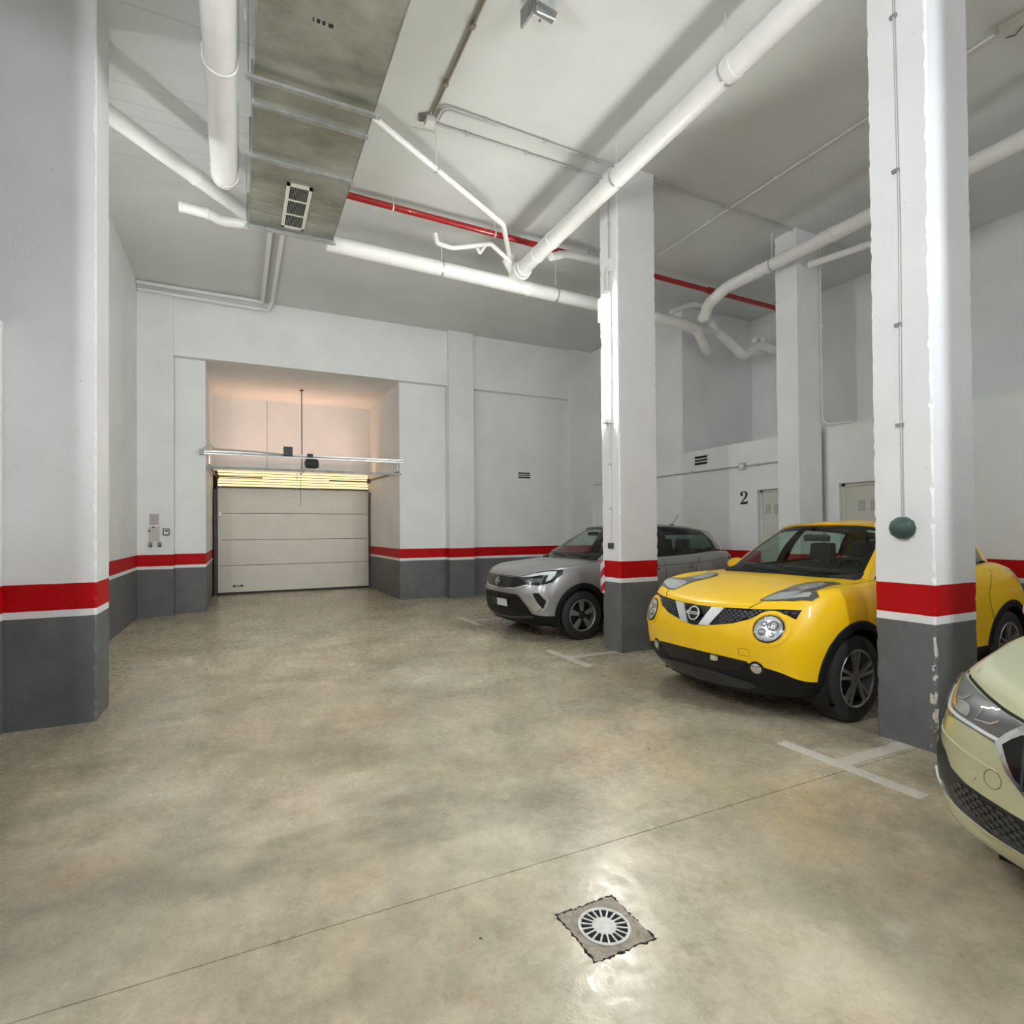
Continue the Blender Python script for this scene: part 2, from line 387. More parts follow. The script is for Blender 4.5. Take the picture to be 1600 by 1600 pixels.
rim = MB().prism(ragged([(-.134, -.134), (.134, -.134), (.136, .136), (-.134, .134)], .007, 26, 5), lambda u, v, h: (u, v, .0003 + h), .0006)
rim.build('dirty_edge', M['dark'], dr)
g_ = MB()
g_.lathe((0, 0, .0022), (0, 0, 1), [(.100, 0), (.100, .003), (.097, .0045), (.089, .0045), (.087, .003), (.087, 0)], 64, closed=True)
g_.lathe((0, 0, .0022), (0, 0, 1), [(.046, 0), (.046, .0035), (.044, .0045), (.026, .0045), (.024, .0036), (.006, .0040)], 48)
for k in range(18):
    a = 2 * pi * k / 18 + .1
    g_.bar((.044 * cos(a), .044 * sin(a), .0040), (.089 * cos(a), .089 * sin(a), .0040), .0062, .0045)
g_.build('grating', M['cast'], dr, smooth=True)
MB().lathe((0, 0, .0008), (0, 0, 1), [(.0, .0016), (.09, .0016), (.09, 0), (0, 0)], 40).build('drain_hole', M['dark'], dr)

# ------------------------------------------------------------ tube lamps
def tube_lamp(loc, rz, label, z0=2.82, z1=4.46, em='tube2'):
    t = empty('tube_lamp', loc, rz, label=label, cat='lamp')     # local +x points away from the face it hangs on
    MB().box((0, -.055, z0), (.035, .055, z1)).build('housing', M['white'], t, bevel=.006)
    L = MB(); pr = [(.035, -.045), (.035, .045), (.070, .040), (.088, .018), (.088, -.018), (.070, -.040)]
    L.prism(pr, lambda u, v, h: (u, v, z0 + .05 + h), z1 - z0 - .10); L.build('diffuser', M[em], t)
    for z in (z0, z1 - .05): MB().box((.035, -.048, z), (.085, .048, z + .05)).build('end_cap', M['white'], t, bevel=.008)
    return t
tube_lamp((-1.35, 5.862, 0), pi / 2, 'fluorescent tube lamp on the hidden back face of the broad left pillar', em='tube5')  # extra lamp, hidden from view, added to brighten back wall and left ceiling
tube_lamp((4.50, 5.802, 0), pi / 2, 'fluorescent tube lamp on the hidden back face of the middle pillar', em='tube6')  # made-up lamp behind the pillar, added to lift the right back panels
lamp = tube_lamp((4.198, 5.615, 0), pi, 'lit vertical fluorescent tube lamp on the middle white pillar', em='tube')
MB().box((-.02, -.05, 4.13), (.06, -.15, 4.42)).build('ballast_box', M['white'], lamp, bevel=.006)
MB().tube(fillet([(.03, -.045, 4.42), (.03, -.055, 4.72), (.03, .02, 4.80), (.03, .02, 4.46)], .05), .008, 8).build('supply_cable', M['conduit'], lamp, smooth=True)
tube_lamp((-1.028, 2.20, 0), 0, 'fluorescent tube lamp on the left pillar just outside the frame', em='tube3').scale = (.5, 1, 1)
tube_lamp((-1.028, -1.08, 0), 0, 'fluorescent tube lamp on the left pillar behind the viewer', em='tube4')
tube_lamp((4.178, -1.1, 0), pi, 'fluorescent tube lamp on the right pillar behind the viewer')
tube_lamp((8.128, -.6, 0), pi, 'fluorescent tube lamp on the right wall behind the viewer', em='tube4')  # out-of-view lamp put in for more even lighting

# ------------------------------------------------------------ gateway door
M['panel'] = mat('door_panel_sheet', (.86, .85, .77), .42, noise=.03, nscale=4)
M['rail'] = mat('door_rail_galvanised', (.70, .72, .73), .35, metal=.7, noise=.1)
M['raildark'] = mat('door_rail_dark', (.13, .11, .10), .5, metal=.4)
DX0, DX1, DY = -.45, 3.16, 14.90
door = empty('garage_door', (0, 0, 0), label='closed cream sectional garage door in the gateway recess at the back', cat='door')
hs = [.045, .70, 1.32, 1.97, 2.60]
for i in range(4):
    z0, z1 = hs[i] + .006, hs[i + 1] - .006
    b = MB().box((DX0 + .09, DY, z0), (DX1 - .09, DY + .04, z1))
    k = int((z1 - z0) / .045)
    for j in range(1, k):                            # fine horizontal ribs
        z = z0 + (z1 - z0) * j / k; b.box((DX0 + .09, DY - .004, z - .006), (DX1 - .09, DY, z + .006))
    p = b.build('door_panel', M['panel'], door)
    for x in (DX0 + .045, DX1 - .045): MB().box((x - .045, DY - .006, z0), (x + .045, DY + .04, z1)).build('edge_strip', M['white'], p)
    for x in (DX0 + .05, DX1 - .05):
        MB().box((x - .03, DY - .03, z1 - .05), (x + .03, DY - .006, z1 + .04)).build('hinge', M['rail'], p)
MB().box((DX0, DY - .005, 0.005), (DX1, DY + .04, .045)).build('bottom_seal', M['black'], door)
hnd = MB(); zc = .20; xc = -.01
hnd.prism([(-.07, -.009), (.07, -.009), (.07, .009), (-.07, .009)], lambda u, v, h: (xc + u, DY - .012 - h, zc + v), .01)
for s in (-1, 1):
    hnd.prism([(s * .06, -.035), (s * .135, 0), (s * .06, .035), (s * .075, 0)][::s], lambda u, v, h: (xc + u, DY - .012 - h, zc + v), .01)
hnd.build('handle', M['black'], door, label='black double-arrow handle')
lou = empty('louvre_panel', parent=door)
MB().box((DX0, DY + .02, 2.60), (DX1, DY + .05, 3.0)).build('glow_backing', M['glow'], lou, label='warm light showing through the louvre gaps')
for k in range(6):
    z = 2.625 + k * .066
    MB().bar((DX0, DY + .005, z), (DX1, DY + .005, z), .022, .015).build('slat', M['raildark'], lou)
MB().box((1.33, DY - .03, 2.60), (1.37, DY, 3.02)).build('centre_post', M['rail'], lou)
MB().box((DX0 - .02, DY - .03, 2.585), (DX1 + .02, DY + .0, 2.615)).build('sill_bar', M['raildark'], lou)
for x0, x1, z in ((DX0, .55, 2.86), (2.15, DX1, 2.84)): MB().bar((x0, DY - .03, z), (x1, DY - .03, z - .01), .03, .03).build('spring_tube', M['raildark'], lou)
for x in (DX0 - .0, DX1 + .0): MB().lathe((x - .03, DY - .03, 2.85), (1, 0, 0), [(.07, 0), (.07, .05), (.03, .06)], 16).build('cable_drum', M['raildark'], lou)
track = empty('door_track', (0, 0, 0), parent=door, label='steel guide rails and cross bars')
for x in (-.50, 3.20):
    s = 1 if x < 0 else -1
    MB().box((x - .03, DY - .06, 0), (x + .035, DY - .02, 2.55)).build('vertical_rail', M['raildark'], track)
    pts = [(x, DY - .05, 2.5)] + arc((x, DY - .40, 2.5), .35, 0, pi / 2 * .9, 8, (0, 1, 0), (0, 0, 1)) + [(x, 11.88, 2.745)]
    MB().tube(pts, .022, 6).build('curved_rail', M['rail'], track)
    MB().bar((x, DY - .02, 2.88), (x, 11.90, 2.80), .03, .04).build('upper_rail', M['raildark'], track)
    MB().bar((x, 12.0, 2.78), (x, 12.0, 3.0), .02, .02).build('strut', M['rail'], track)
pf = MB().box((-.55, 11.83, 2.73), (3.24, 11.865, 2.775))
for k in range(36): pf.box((-.5 + k * .05, 11.824, 2.742), (-.475 + k * .05, 11.832, 2.762))
pf.build('perforated_bar', M['galvd'], track)
bm_ = empty('beam_rail', (0, 0, 0), label='long galvanised channel fixed across the front of the gateway opening', cat='rail')
MB().box((-.63, 11.80, 3.00), (3.29, 11.86, 3.06)).build('channel', M['rail'], bm_)
MB().box((-.63, 11.795, 3.015), (3.29, 11.799, 3.045)).build('slot', M['galvd'], bm_)
MB().box((-.66, 11.78, 2.98), (-.60, 11.87, 3.08)).build('end_cap', M['galvd'], bm_)
MB().tube([(-.45, 11.79, 3.10), (.3, 11.79, 3.085), (.95, 11.79, 3.045)], .016, 8).build('cable', M['cgray'], bm_, smooth=True)
MB().tube([(-.60, 11.80, 3.0), (-.58, 11.8, 3.12), (-.48, 11.84, 3.2), (-.42, 11.84, 3.12)], .014, 8).build('cable_loop', M['cgray'], bm_, smooth=True)
MB().box((.82, 11.72, 3.03), (.99, 11.80, 3.21)).build('control_box', M['anth'], bm_, bevel=.01)
MB().box((1.27, 11.74, 3.02), (1.38, 11.80, 3.09)).build('clamp', M['black'], bm_)
op = empty('door_operator', (1.44, 12.5, 2.95), label='dark electric door operator hanging on a rod in the gateway', cat='door motor')
MB().lathe((-.15, 0, .03), (1, 0, 0), [(.02, 0), (.09, .02), (.11, .08), (.11, .22), (.09, .28), (.02, .30)], 20).build('motor', M['anth'], op, smooth=True)
MB().bar((-.02, .1, .02), (-.08, 2.35, -.05), .05, .05).build('rail', M['rail'], op)
MB().bar((-.10, 1.0, .0), (-.10, 1.0, 1.83), .02, .02).build('hanger_rod', M['black'], op)
MB().box((-.14, .96, 1.83), (-.06, 1.04, 1.85)).build('foot', M['black'], op)
MB().tube([(.14, -.05, .02), (.16, -.05, -.10), (.12, -.05, -.22)], .009, 6).build('cable', M['cgray'], op)
MB().tube([(-.17, .6, .0), (-.17, .6, -.85)], .005, 6).build('pull_cord', M['black'], op)

# ------------------------------------------------------------ things on the back walls
def louvre_vent(name, c, w, h, axis, label):
    t = empty(name, c, 0 if axis == 'y' else -pi / 2, label=label, cat='vent')     # faces local -y
    MB().box((-w / 2, -.004, -h / 2), (w / 2, .0, h / 2)).build('opening', M['dark'], t)
    f = MB(); e = .018
    f.box((-w / 2 - e, -.012, -h / 2 - e), (w / 2 + e, 0, -h / 2)); f.box((-w / 2 - e, -.012, h / 2), (w / 2 + e, 0, h / 2 + e))
    f.box((-w / 2 - e, -.012, -h / 2), (-w / 2, 0, h / 2)); f.box((w / 2, -.012, -h / 2), (w / 2 + e, 0, h / 2))
    f.build('frame', M['white'], t)
    for k in (1, 2): 
        z = -h / 2 + h * k / 3; MB().box((-w / 2, -.014, z - .012), (w / 2, -.004, z + .012)).build('blade', M['galv'], t)
louvre_vent('wall_vent', (6.30, 11.868, 2.835), .33, .14, 'y', 'small louvred vent high on the back wall above the grey car')
louvre_vent('wall_vent', (8.128, 7.99, 2.83), .32, .17, 'x', 'louvred vent under the ledge of the storage block')
n = empty('instruction_notice', (-1.37, 11.618, 1.72), label='pinkish printed notice on the pier left of the gateway', cat='notice')
MB().box((-.075, -.004, -.07), (.075, 0, .13)).build('sheet', M['paper'], n)
for k in range(5): MB().box((-.06, -.006, -.055 + k * .035), (.06 - (k % 2) * .02, -.004, -.045 + k * .035)).build('text_line', mat('faded_ink', (.30, .26, .25), .8) if k == 0 else bpy.data.materials['faded_ink'], n)
n = empty('instruction_notice', (-1.37, 11.618, 1.45), label='plain pale lower notice with two black pins left of the gateway', cat='notice')
MB().box((-.085, -.003, -.10), (.085, 0, .17)).build('sheet', mat('pale_sheet', (.55, .52, .50), .7), n)
for x, z in ((-.01, .16), (-.075, .09)): MB().lathe((x, -.003, z), (0, -1, 0), [(.016, 0), (.016, .012), (.0, .018)], 12).build('pin', M['black'], n)
for x, lb in ((-1.425, 'left one of two small key switches under the notice'), (-1.285, 'right one of two small key switches under the notice')):
    k = empty('key_switch', (x, 11.618, 1.30), label=lb, cat='switch')
    MB().box((-.028, -.03, -.045), (.028, 0, .045)).build('switch_box', M['galvd'], k, bevel=.006)
    MB().prism([(-.024, -.04), (.024, -.04), (.024, .012)], lambda u, v, h: (u, -.030 - h, v), .006).build('lever', M['anth'], k)
k = empty('door_sensor', (-1.18, 11.618, 1.525), label='small square grey access reader with a black window beside the gateway', cat='reader')
MB().box((-.048, -.035, -.062), (.048, 0, .062)).build('casing', M['anth'], k, bevel=.008)
MB().box((-.036, -.040, -.048), (.036, -.035, .048)).build('face', M['galv'], k)
MB().box((-.024, -.043, .005), (.024, -.040, .032)).build('window', M['black'], k)
# storage doors, number, conduit
def store_door(nm, y0, y1, z, label):
    d = empty(nm, (8.21, (y0 + y1) / 2, 0), label=label, cat='door'); w = (y1 - y0) / 2
    MB().box((0, -w, 0), (.04, w, z)).build('leaf', M['beige'], d)
    MB().box((-.015, w - .05, 0), (0, w, z)).build('jamb', M['beige'], d)
    MB().box((-.015, -w, z - .05), (0, w, z)).build('head', M['beige'], d)
    for i in range(3):
        yy = .24 - i * .17
        if abs(yy) < w: MB().box((-.008, yy - .045, z - .42), (0, yy + .045, z - .26)).build('vent_slot', mat('door_slot', (.45, .45, .40), .5) if 'door_slot' not in bpy.data.materials else bpy.data.materials['door_slot'], d)
    return d
store_door('storage_door', 5.95, 6.72, 2.165, 'beige storage door beside the black number on the right wall')
store_door('storage_door', 4.25, 5.285, 2.162, 'beige storage door with vent slots seen over the roof of the yellow car')
# digit 2, built as a flat painted numeral
P2 = [(-.075, .055), (-.078, .085), (-.05, .113), (0, .118), (.055, .108), (.078, .07), (.07, .025), (.03, -.02), (-.03, -.065), (.02, -.072), (.055, -.068), (.082, -.045), (.07, -.115), (-.08, -.115), (-.078, -.095), (-.02, -.03), (.02, .02), (.032, .065), (.015, .100), (-.015, .103), (-.035, .095), (-.03, .082), (-.015, .065), (-.022, .042), (-.045, .034), (-.066, .040)]
MB().prism(P2, lambda u, v, h: (8.129 - h, 7.0 - u, 2.045 + v), .003).build('wall_number', M['black'], label='black painted number 2 beside the beige storage door', cat='number')
def conduit(name, pts, r, m, label, clips=(), cat='conduit', fil=.06, grp=None, clipdir=None, n=8):
    t = empty(name, pts[0], label=label, cat=cat, group=grp); o = V(pts[0])
    P = [V(p) - o for p in pts]
    MB().tube(fillet(P, fil) if len(P) > 2 else P, r, n).build('tube', M[m], t, smooth=True)
    for c in clips:
        c = V(c) - o; d = V(clipdir or (0, 0, 1)); w = r * 1.5
        MB().box(c - V((w, w, w)), c + V((w, w, w))).build('clip', M[m], t)
    return t
conduit('conduit', [(8.11, 11.5, 2.625), (8.11, 7.06, 2.61)], .014, 'cgray', 'thin grey conduit running along the storage wall to the junction box', [(8.115, y, 2.62) for y in (8.2, 9.6)])
conduit('conduit', [(8.11, 6.96, 2.605), (8.11, 5.90, 2.60)], .014, 'cgray', 'short grey conduit from the junction box to the far pillar', [(8.115, 6.7, 2.603)])
jb = empty('junction_box', (8.13, 7.01, 2.605), label='small round-cornered junction box above the painted number', cat='junction box')
MB().box((-.05, -.065, -.065), (0, .065, .065)).build('box', M['cgray'], jb, bevel=.018)
MB().lathe((-.05, 0, 0), (-1, 0, 0), [(.05, 0), (.048, .006), (0, .008)], 20).build('lid', M['conduit'], jb)
conduit('conduit', [(8.08, 5.50, 5.95), (8.08, 5.50, 3.08), (8.16, 5.10, 3.05)], .016, 'conduit', 'white conduit running down beside the far pillar and turning onto the ledge', [(8.08, 5.5, z) for z in (5.5, 4.6, 3.8)], fil=.12)

# ------------------------------------------------------------ ceiling services
def ring(c, d, r, m='pvc'): return MB().lathe(V(c) - V(d).normalized() * .02, d, [(r, 0), (r * 1.09, .004), (r * 1.09, .036), (r, .04)], 24)
def pipe(name, pts, r, m, label, rings=(), rods=(), fil=.12, cat='pipe', n=24, seam=None, par=None):
    o = V(pts[0]); P = [V(p) - o for p in pts]
    t = empty(name, o - V(par.location), parent=par) if par else empty(name, o, label=label, cat=cat)
    MB().tube(fillet(P, fil, 6) if len(P) > 2 else P, r, n).build('tube', M[m], t, smooth=True)
    a, b = P[0], P[1]
    for k in rings:
        c = a.lerp(b, k); ring(c, b - a, r).build('collar', M[m], t, smooth=True)
    for k in rods:
        c = a.lerp(b, k)
        MB().lathe(c - (b - a).normalized() * .012, b - a, [(r, 0), (r + .006, 0), (r + .006, .024), (r, .024)], 24, closed=True).build('hanger_strap', M['galv'], t)
        zt = ZC - (o.z + c.z) - r
        MB().tube([c + V((0, 0, r)), c + V((0, 0, r + zt))], .006, 6).build('hanger_rod', M['conduit'], t)
    return t
pipe('drain_pipe', [(-.62, 7.56, 5.42), (-.30, 7.56, 5.40), (-.19, 7.68, 5.41), (.12, 7.70, 5.45), (.6, 7.60, 5.56)], .062, 'pvc', 'short white branch pipe with a capped end left of the duct', rings=(0.02, .9), fil=.08)
pipe('drain_pipe', [(1.075, 7.58, 5.360), (7.42, 7.58, 5.215)], .105, 'pvc', 'long thick white drain pipe running parallel to the back wall', rings=(.48, .79), rods=(.255, .56, .80))
pipe('drain_pipe', [(3.86, 2.35, 5.49), (3.86, 6.95, 5.42), (3.86, 7.35, 5.40)], .105, 'pvc', 'thick white pipe running overhead towards the middle pillar', rings=(.22, .88, .97), rods=(.24, .575))
pipe('drain_pipe', [(3.86, -6, 5.62), (3.86, 2.36, 5.49)], .105, 'pvc', 'white pipe continuing overhead behind the viewer', rods=(.3, .8))
j = empty('pipe_junction', (3.84, 7.45, 5.40), label='bulky white pipe elbow joining the overhead pipe to the long drain pipe', cat='pipe fitting')
MB().tube(fillet([(.02, -.25, .0), (.02, .03, .0), (.02, .10, -.08)], .1), .125, 20).build('elbow', M['pvc'], j, smooth=True)
MB().tube(fillet([(-.03, -.02, .04), (-.12, -.02, .16), (-.10, -.05, .26)], .1), [.09] * 8, 20).build('branch', M['pvc'], j, smooth=True)
MB().tube([(-.17, -.02, .20), (-.05, -.02, .02)], .07, 20).build('branch', M['pvc'], j, smooth=True)
ring((.02, -.16, 0), (0, 1, 0), .128).build('collar', M['pvc'], j, smooth=True)
pipe('waste_pipe', [(1.10, 5.30, 5.56), (3.22, 6.60, 5.60), (3.70, 7.38, 5.62)], .034, 'pvc', 'thin white pipe slanting from the metal duct to the pipe junction', rings=(.42,), rods=(.44,), fil=.05, n=14)
pipe('waste_pipe', [(2.50, 7.30, 5.66), (2.53, 7.30, 5.53), (2.76, 7.30, 5.51), (3.36, 7.30, 5.70), (3.72, 7.36, 5.52)], .033, 'pvc', 'kinked thin white pipe rising and dropping beside the pipe junction', fil=.03, n=14)
pipe('waste_pipe', [(3.12, 7.30, 5.63), (3.17, 7.28, 5.51), (3.27, 7.30, 5.66)], .024, 'pvc', 'small white U-bend hanging below the kinked pipe', fil=.02, n=12)
pipe('waste_pipe', [(4.05, 6.75, 5.40), (4.45, 6.95, 5.62), (5.4, 7.25, 5.80)], .055, 'pvc', 'white branch pipe passing behind the middle pillar', rings=(.5,), fil=.2, n=16)
pipe('sprinkler_main', [(.95, 7.17, 5.825), (10.05, 7.17, 5.66)], .042, 'redpipe', 'red fire main crossing the whole ceiling', n=20)
for x, lb in ((1.87, 'thin hanger holding the red fire main beside the duct'), (3.36, 'thin hanger holding the red fire main beside the pipe junction'), (4.95, 'thin hanger holding the red fire main left of the middle pillar')):
    z = 5.825 - (x - .95) / 9.1 * .165
    h = empty('pipe_hanger', (x, 7.17, z), label=lb, cat='hanger')
    MB().lathe((-.008, 0, 0), (1, 0, 0), [(.043, 0), (.048, 0), (.048, .016), (.043, .016)], 20, closed=True).build('strap', M['conduit'], h)
    MB().tube([(0, 0, .045), (0, 0, ZC - z - .004)], .006, 6).build('rod', M['conduit'], h)
h = empty('pipe_coupling', (7.56, 7.17, 5.705), label='thicker red coupling on the fire main right of the middle pillar', cat='pipe fitting')
MB().lathe((-.06, 0, 0), (1, 0, 0), [(.04, 0), (.06, .01), (.06, .03), (.05, .035), (.05, .085), (.06, .09), (.06, .11), (.04, .12)], 18).build('body', M['redpipe'], h, smooth=True)
# cluster in the far right corner
pipe('drain_pipe', [(7.35, -2.0, 5.48), (7.35, 6.62, 5.51), (7.30, 6.98, 5.35), (7.36, 7.12, 5.16)], .095, 'pvc', 'thick white pipe running overhead above the yellow car to the far corner', rings=(.79, .93), rods=(.90,), fil=.10)
clus = pipe('drain_pipe', [(7.38, 7.58, 5.215), (7.80, 7.56, 5.13), (8.15, 7.62, 5.25), (8.55, 7.60, 5.02), (8.85, 7.60, 4.84), (9.15, 7.62, 5.02), (9.30, 7.62, 5.12), (10.08, 7.58, 5.05)], .095, 'pvc', 'white pipe with several bends in the far right corner', fil=.13, rings=(.1,))
pipe('branch_pipe', [(7.55, 7.35, 5.30), (7.86, 7.45, 5.36), (8.12, 7.60, 5.20)], .09, 'pvc', 'short sloping white pipe behind the corner bends', fil=.1, par=clus)
pipe('branch_pipe', [(7.60, 7.52, 5.14), (7.86, 7.62, 4.92), (8.02, 7.68, 4.84)], .085, 'pvc', 'white downward stub under the corner bends', fil=.08, par=clus)
pipe('branch_pipe', [(7.05, 7.62, 5.34), (7.08, 7.62, 5.42), (7.55, 7.60, 5.63), (7.75, 7.55, 5.62)], .05, 'pvc', 'small arched white pipe above the far corner bends', fil=.08, n=14, par=clus)
pipe('branch_pipe', [(9.10, 7.55, 5.16), (9.25, 7.58, 5.28), (9.38, 7.58, 5.22)], .05, 'pvc', 'small white pipe stub on top of the far right pipe', fil=.06, n=14, par=clus)
pipe('waste_pipe', [(7.75, 5.45, 5.44), (7.95, 4.72, 5.44), (8.6, 3.9, 5.6)], .05, 'pvc', 'white side branch crossing behind the nearest right pillar', fil=.1, rings=(.92,), n=14)
# left side pipes
t = pipe('drain_pipe', [(-.105, -5.5, 5.22), (-.125, 6.40, 5.20), (-.13, 6.62, 5.42)], .118, 'pvc', 'thick pale pipe running overhead left of the metal duct', fil=.2, n=28)
for y, lb in ((4.78, 'loose white hanging strap around the thick pale pipe, nearer one'), (6.30, 'loose white hanging strap around the end of the thick pale pipe')):
    s_ = empty('pipe_strap', (-.12, y, 5.2), label=lb, cat='strap')
    MB().tube([(-.13, 0, .09)] + arc((0, 0, 0), .126, pi * .93, 2 * pi + .07 * pi, 14) + [(.13, 0, .09)], .007, 6).build('band', M['white'], s_)
    for x in (-.13, .13): MB().tube([(x, 0, .09), (x, 0, .78)], .004, 6).build('wire', M['cgray'], s_)
pipe('drain_pipe', [(-1.25, 5.98, 5.42), (.10, 7.36, 5.40), (.4, 7.55, 5.55)], .085, 'pvc', 'white pipe slanting from the left pillar to the metal duct', rings=(.62,), fil=.1)
pipe('ceiling_trunking', [(-1.62, 11.50, 5.96), (.43, 11.50, 5.94), (.44, 7.9, 5.95)], .036, 'conduit', 'upper thin white pipe along the top of the back wall turning towards the duct', rings=(.30,), fil=.04, n=12)
pipe('ceiling_trunking', [(-1.62, 11.56, 5.86), (.53, 11.56, 5.82), (.60, 11.40, 5.95), (.61, 7.9, 5.95)], .036, 'conduit', 'lower thin white pipe along the top of the back wall', rings=(.27,), fil=.04, n=12)

# sheet-metal duct
DZ = 5.20; dx0, dx1 = .128, 1.088; dh = .34
def duct_mat():
    m = mat('duct_sheet_steel', (.30, .30, .26), .40, metal=.65); g = NT(m)
    pos = g.n('ShaderNodeNewGeometry').outputs['Position']
    mp = g.n('ShaderNodeMapping'); mp.inputs['Scale'].default_value = (1, 1.6, 1); g.l(pos, mp.inputs[0])
    a = g.noise(mp.outputs[0], 1.6, 7, .65)
    c = g.mix(g.ramp(a, .35, .68), (.25, .26, .215), (.46, .47, .41)); c = g.mix(g.ramp(g.noise(pos, 6, 6, .7), .62, .8, 0, .6), c, (.55, .54, .50))
    g.l(c, g.b.inputs['Base Color']); g.l(g.ramp(a, .3, .7, .32, .55), g.b.inputs['Roughness']); return m
M['duct'] = duct_mat()
du = empty('ventilation_duct', (0, 0, 0), label='large rectangular galvanised ventilation duct with a vent grille overhead', cat='duct')
segs = [(-6.8, -3.2), (-3.2, .6), (.6, 2.9), (2.9, 5.13), (5.15, 5.86), (5.88, 7.20)]
for y0, y1 in segs: 
    b = MB().box((dx0, y0, DZ), (dx1, y1, DZ + dh))
    if y0 > 5.5:
        for k in range(4): b.prism([(dx0 + .01, 0), (dx1 - .01, 0), (dx1 - .01, .09), (dx0 + .01, .09)], (lambda yy: (lambda u, v, h: (u, yy + v, DZ - h)))(6.24 + k * .22), .006)
    b.build('duct_section', M['duct'], du)
for y in (.6, 2.9, 5.14, 5.87, 7.20):
    b = MB().box((dx0 - .022, y - .02, DZ - .028), (dx1 + .022, y + .02, DZ)); b.box((dx0 - .022, y - .02, DZ), (dx0, y + .02, DZ + dh + .02)); b.box((dx1, y - .02, DZ), (dx1 + .022, y + .02, DZ + dh + .02))
    b.build('flange', M['galv'], du)
MB().box((dx0, 7.20, DZ), (dx1, 7.22, DZ + dh)).build('end_plate', M['duct'], du)
MB().box((dx0 - .012, -6.8, DZ - .004), (dx0, 7.2, DZ + .02)).build('seam', M['galv'], du)
MB().box((dx1, -6.8, DZ - .004), (dx1 + .008, 7.2, DZ + .02)).build('seam', M['galvd'], du)
gr = empty('vent_grille', parent=du)
gx0, gx1, gy0, gy1 = .475, .735, 6.17, 7.07; zz = DZ - .008
gr['label'] = 'cream framed slotted vent grille'
MB().box((gx0 + .03, gy0 + .03, zz), (gx1 - .03, gy1 - .03, zz + .006)).build('opening', M['dark'], gr)
f = MB()
f.box((gx0, gy0, zz - .012), (gx1, gy0 + .035, zz + .008)); f.box((gx0, gy1 - .035, zz - .012), (gx1, gy1, zz + .008))
f.box((gx0, gy0, zz - .012), (gx0 + .035, gy1, zz + .008)); f.box((gx1 - .035, gy0, zz - .012), (gx1, gy1, zz + .008))
for k in (1, 2): f.box((gx0 + .03, gy0 + (gy1 - gy0) * k / 3 - .012, zz - .010), (gx1 - .03, gy0 + (gy1 - gy0) * k / 3 + .012, zz))
f.build('frame', mat('cream_frame', (.56, .53, .45), .5), gr)
vb = MB()
for k in range(1, 12):
    x = gx0 + .035 + (gx1 - gx0 - .07) * k / 12; vb.box((x - .0028, gy0 + .03, zz - .006), (x + .0028, gy1 - .03, zz))
vb.build('blades', M['galvd'], gr)
# dark stencilled dashes under the duct
dm = MB()
for x, w in ((.500, .010), (.535, .024), (.572, .022), (.622, .034)):
    dm.box((x - w / 2, 4.10 + (x - .5) * .03, DZ - .001), (x + w / 2, 4.135 + (x - .5) * .03, DZ + .001))
dm.build('stencil_mark', M['black'], du)
def trapeze(y, x0, x1, label):
    t = empty('duct_hanger', ((x0 + x1) / 2, y, DZ - .075), label=label, cat='hanger'); w = (x1 - x0) / 2
    b = MB().box((-w, -.022, -.004), (w, .022, 0)); b.box((-w, -.022, 0), (w, -.018, .022)); b.box((-w, .018, 0), (w, .022, .022)); b.box((-w, -.006, -.0045), (w, .006, -.003))
    b.build('channel', M['galv'], t)
    for s in (-1, 1): MB().tube([(s * (w - .02), 0, -.02), (s * (w - .02), 0, ZC - DZ + .075)], .005, 6).build('threaded_rod', M['galv'], t)
trapeze(4.775, .06, 1.13, 'slotted steel hanger bar under the duct nearest the viewer')
trapeze(7.13, .08, 1.12, 'slotted steel hanger bar under the far end of the duct')
trapeze(.9, .06, 1.13, 'slotted steel hanger bar under the duct behind the frame edge')
e = pipe('pipe_elbow', [(-.02, 3.55, 5.75), (.03, 3.80, 5.62), (.085, 4.02, 5.58), (.22, 4.06, 5.66)], .075, 'white', 'rounded white pipe elbow tucked against the left side of the duct', fil=.1)
pipe('white_sleeve', [(.045, 4.24, 5.52), (.055, 4.36, 5.22)], .006, 'white', 'thin white sleeve hanging beside the duct', n=8, cat='sleeve')

# ceiling conduits, boxes, fittings
zc = 5.975
conduit('conduit', [(1.885, 3.0, zc), (1.90, 5.60, zc)], .015, 'brown', 'brownish conduit pair running overhead to the small ceiling box', [(1.89, y, zc) for y in (4.45, 5.15)])
bx = empty('ceiling_box', (1.90, 5.70, 5.965), label='small shadowed junction box on the ceiling where three conduits meet', cat='junction box')
MB().box((-.05, -.06, -.035), (.05, .06, .035)).build('box', M['conduit'], bx, bevel=.008)
MB().prism([(-.09, -.02), (.02, -.10), (.05, .02), (-.05, .08)], lambda u, v, h: (u - .04, v, .033 - h), .012).build('bracket', M['galvd'], bx)
conduit('conduit', [(1.96, 5.66, zc), (1.96, 5.43, zc), (9.0, 5.60, zc)], .012, 'cgray', 'thin conduit crossing the ceiling towards the far pillar', [(2.45, 5.44, zc), (3.2, 5.46, zc), (3.95, 5.48, zc), (6.1, 5.53, zc)], fil=.12)
conduit('conduit', [(1.99, 5.66, zc), (1.99, 5.47, zc), (2.6, 5.465, zc)], .010, 'cgray', 'short inner conduit bending beside the small ceiling box', fil=.1)
conduit('conduit', [(1.96, 5.72, zc), (4.25, 5.73, zc)], .012, 'cgray', 'thin conduit crossing the ceiling to the middle pillar', [(2.35, 5.72, zc), (3.1, 5.72, zc), (3.85, 5.73, zc)])
conduit('conduit', [(6.24, 2.55, zc), (6.22, 6.95, zc)], .012, 'conduit', 'thin white conduit running away across the right half of the ceiling', [(6.23, 4.8, zc), (6.22, 5.9, zc)])
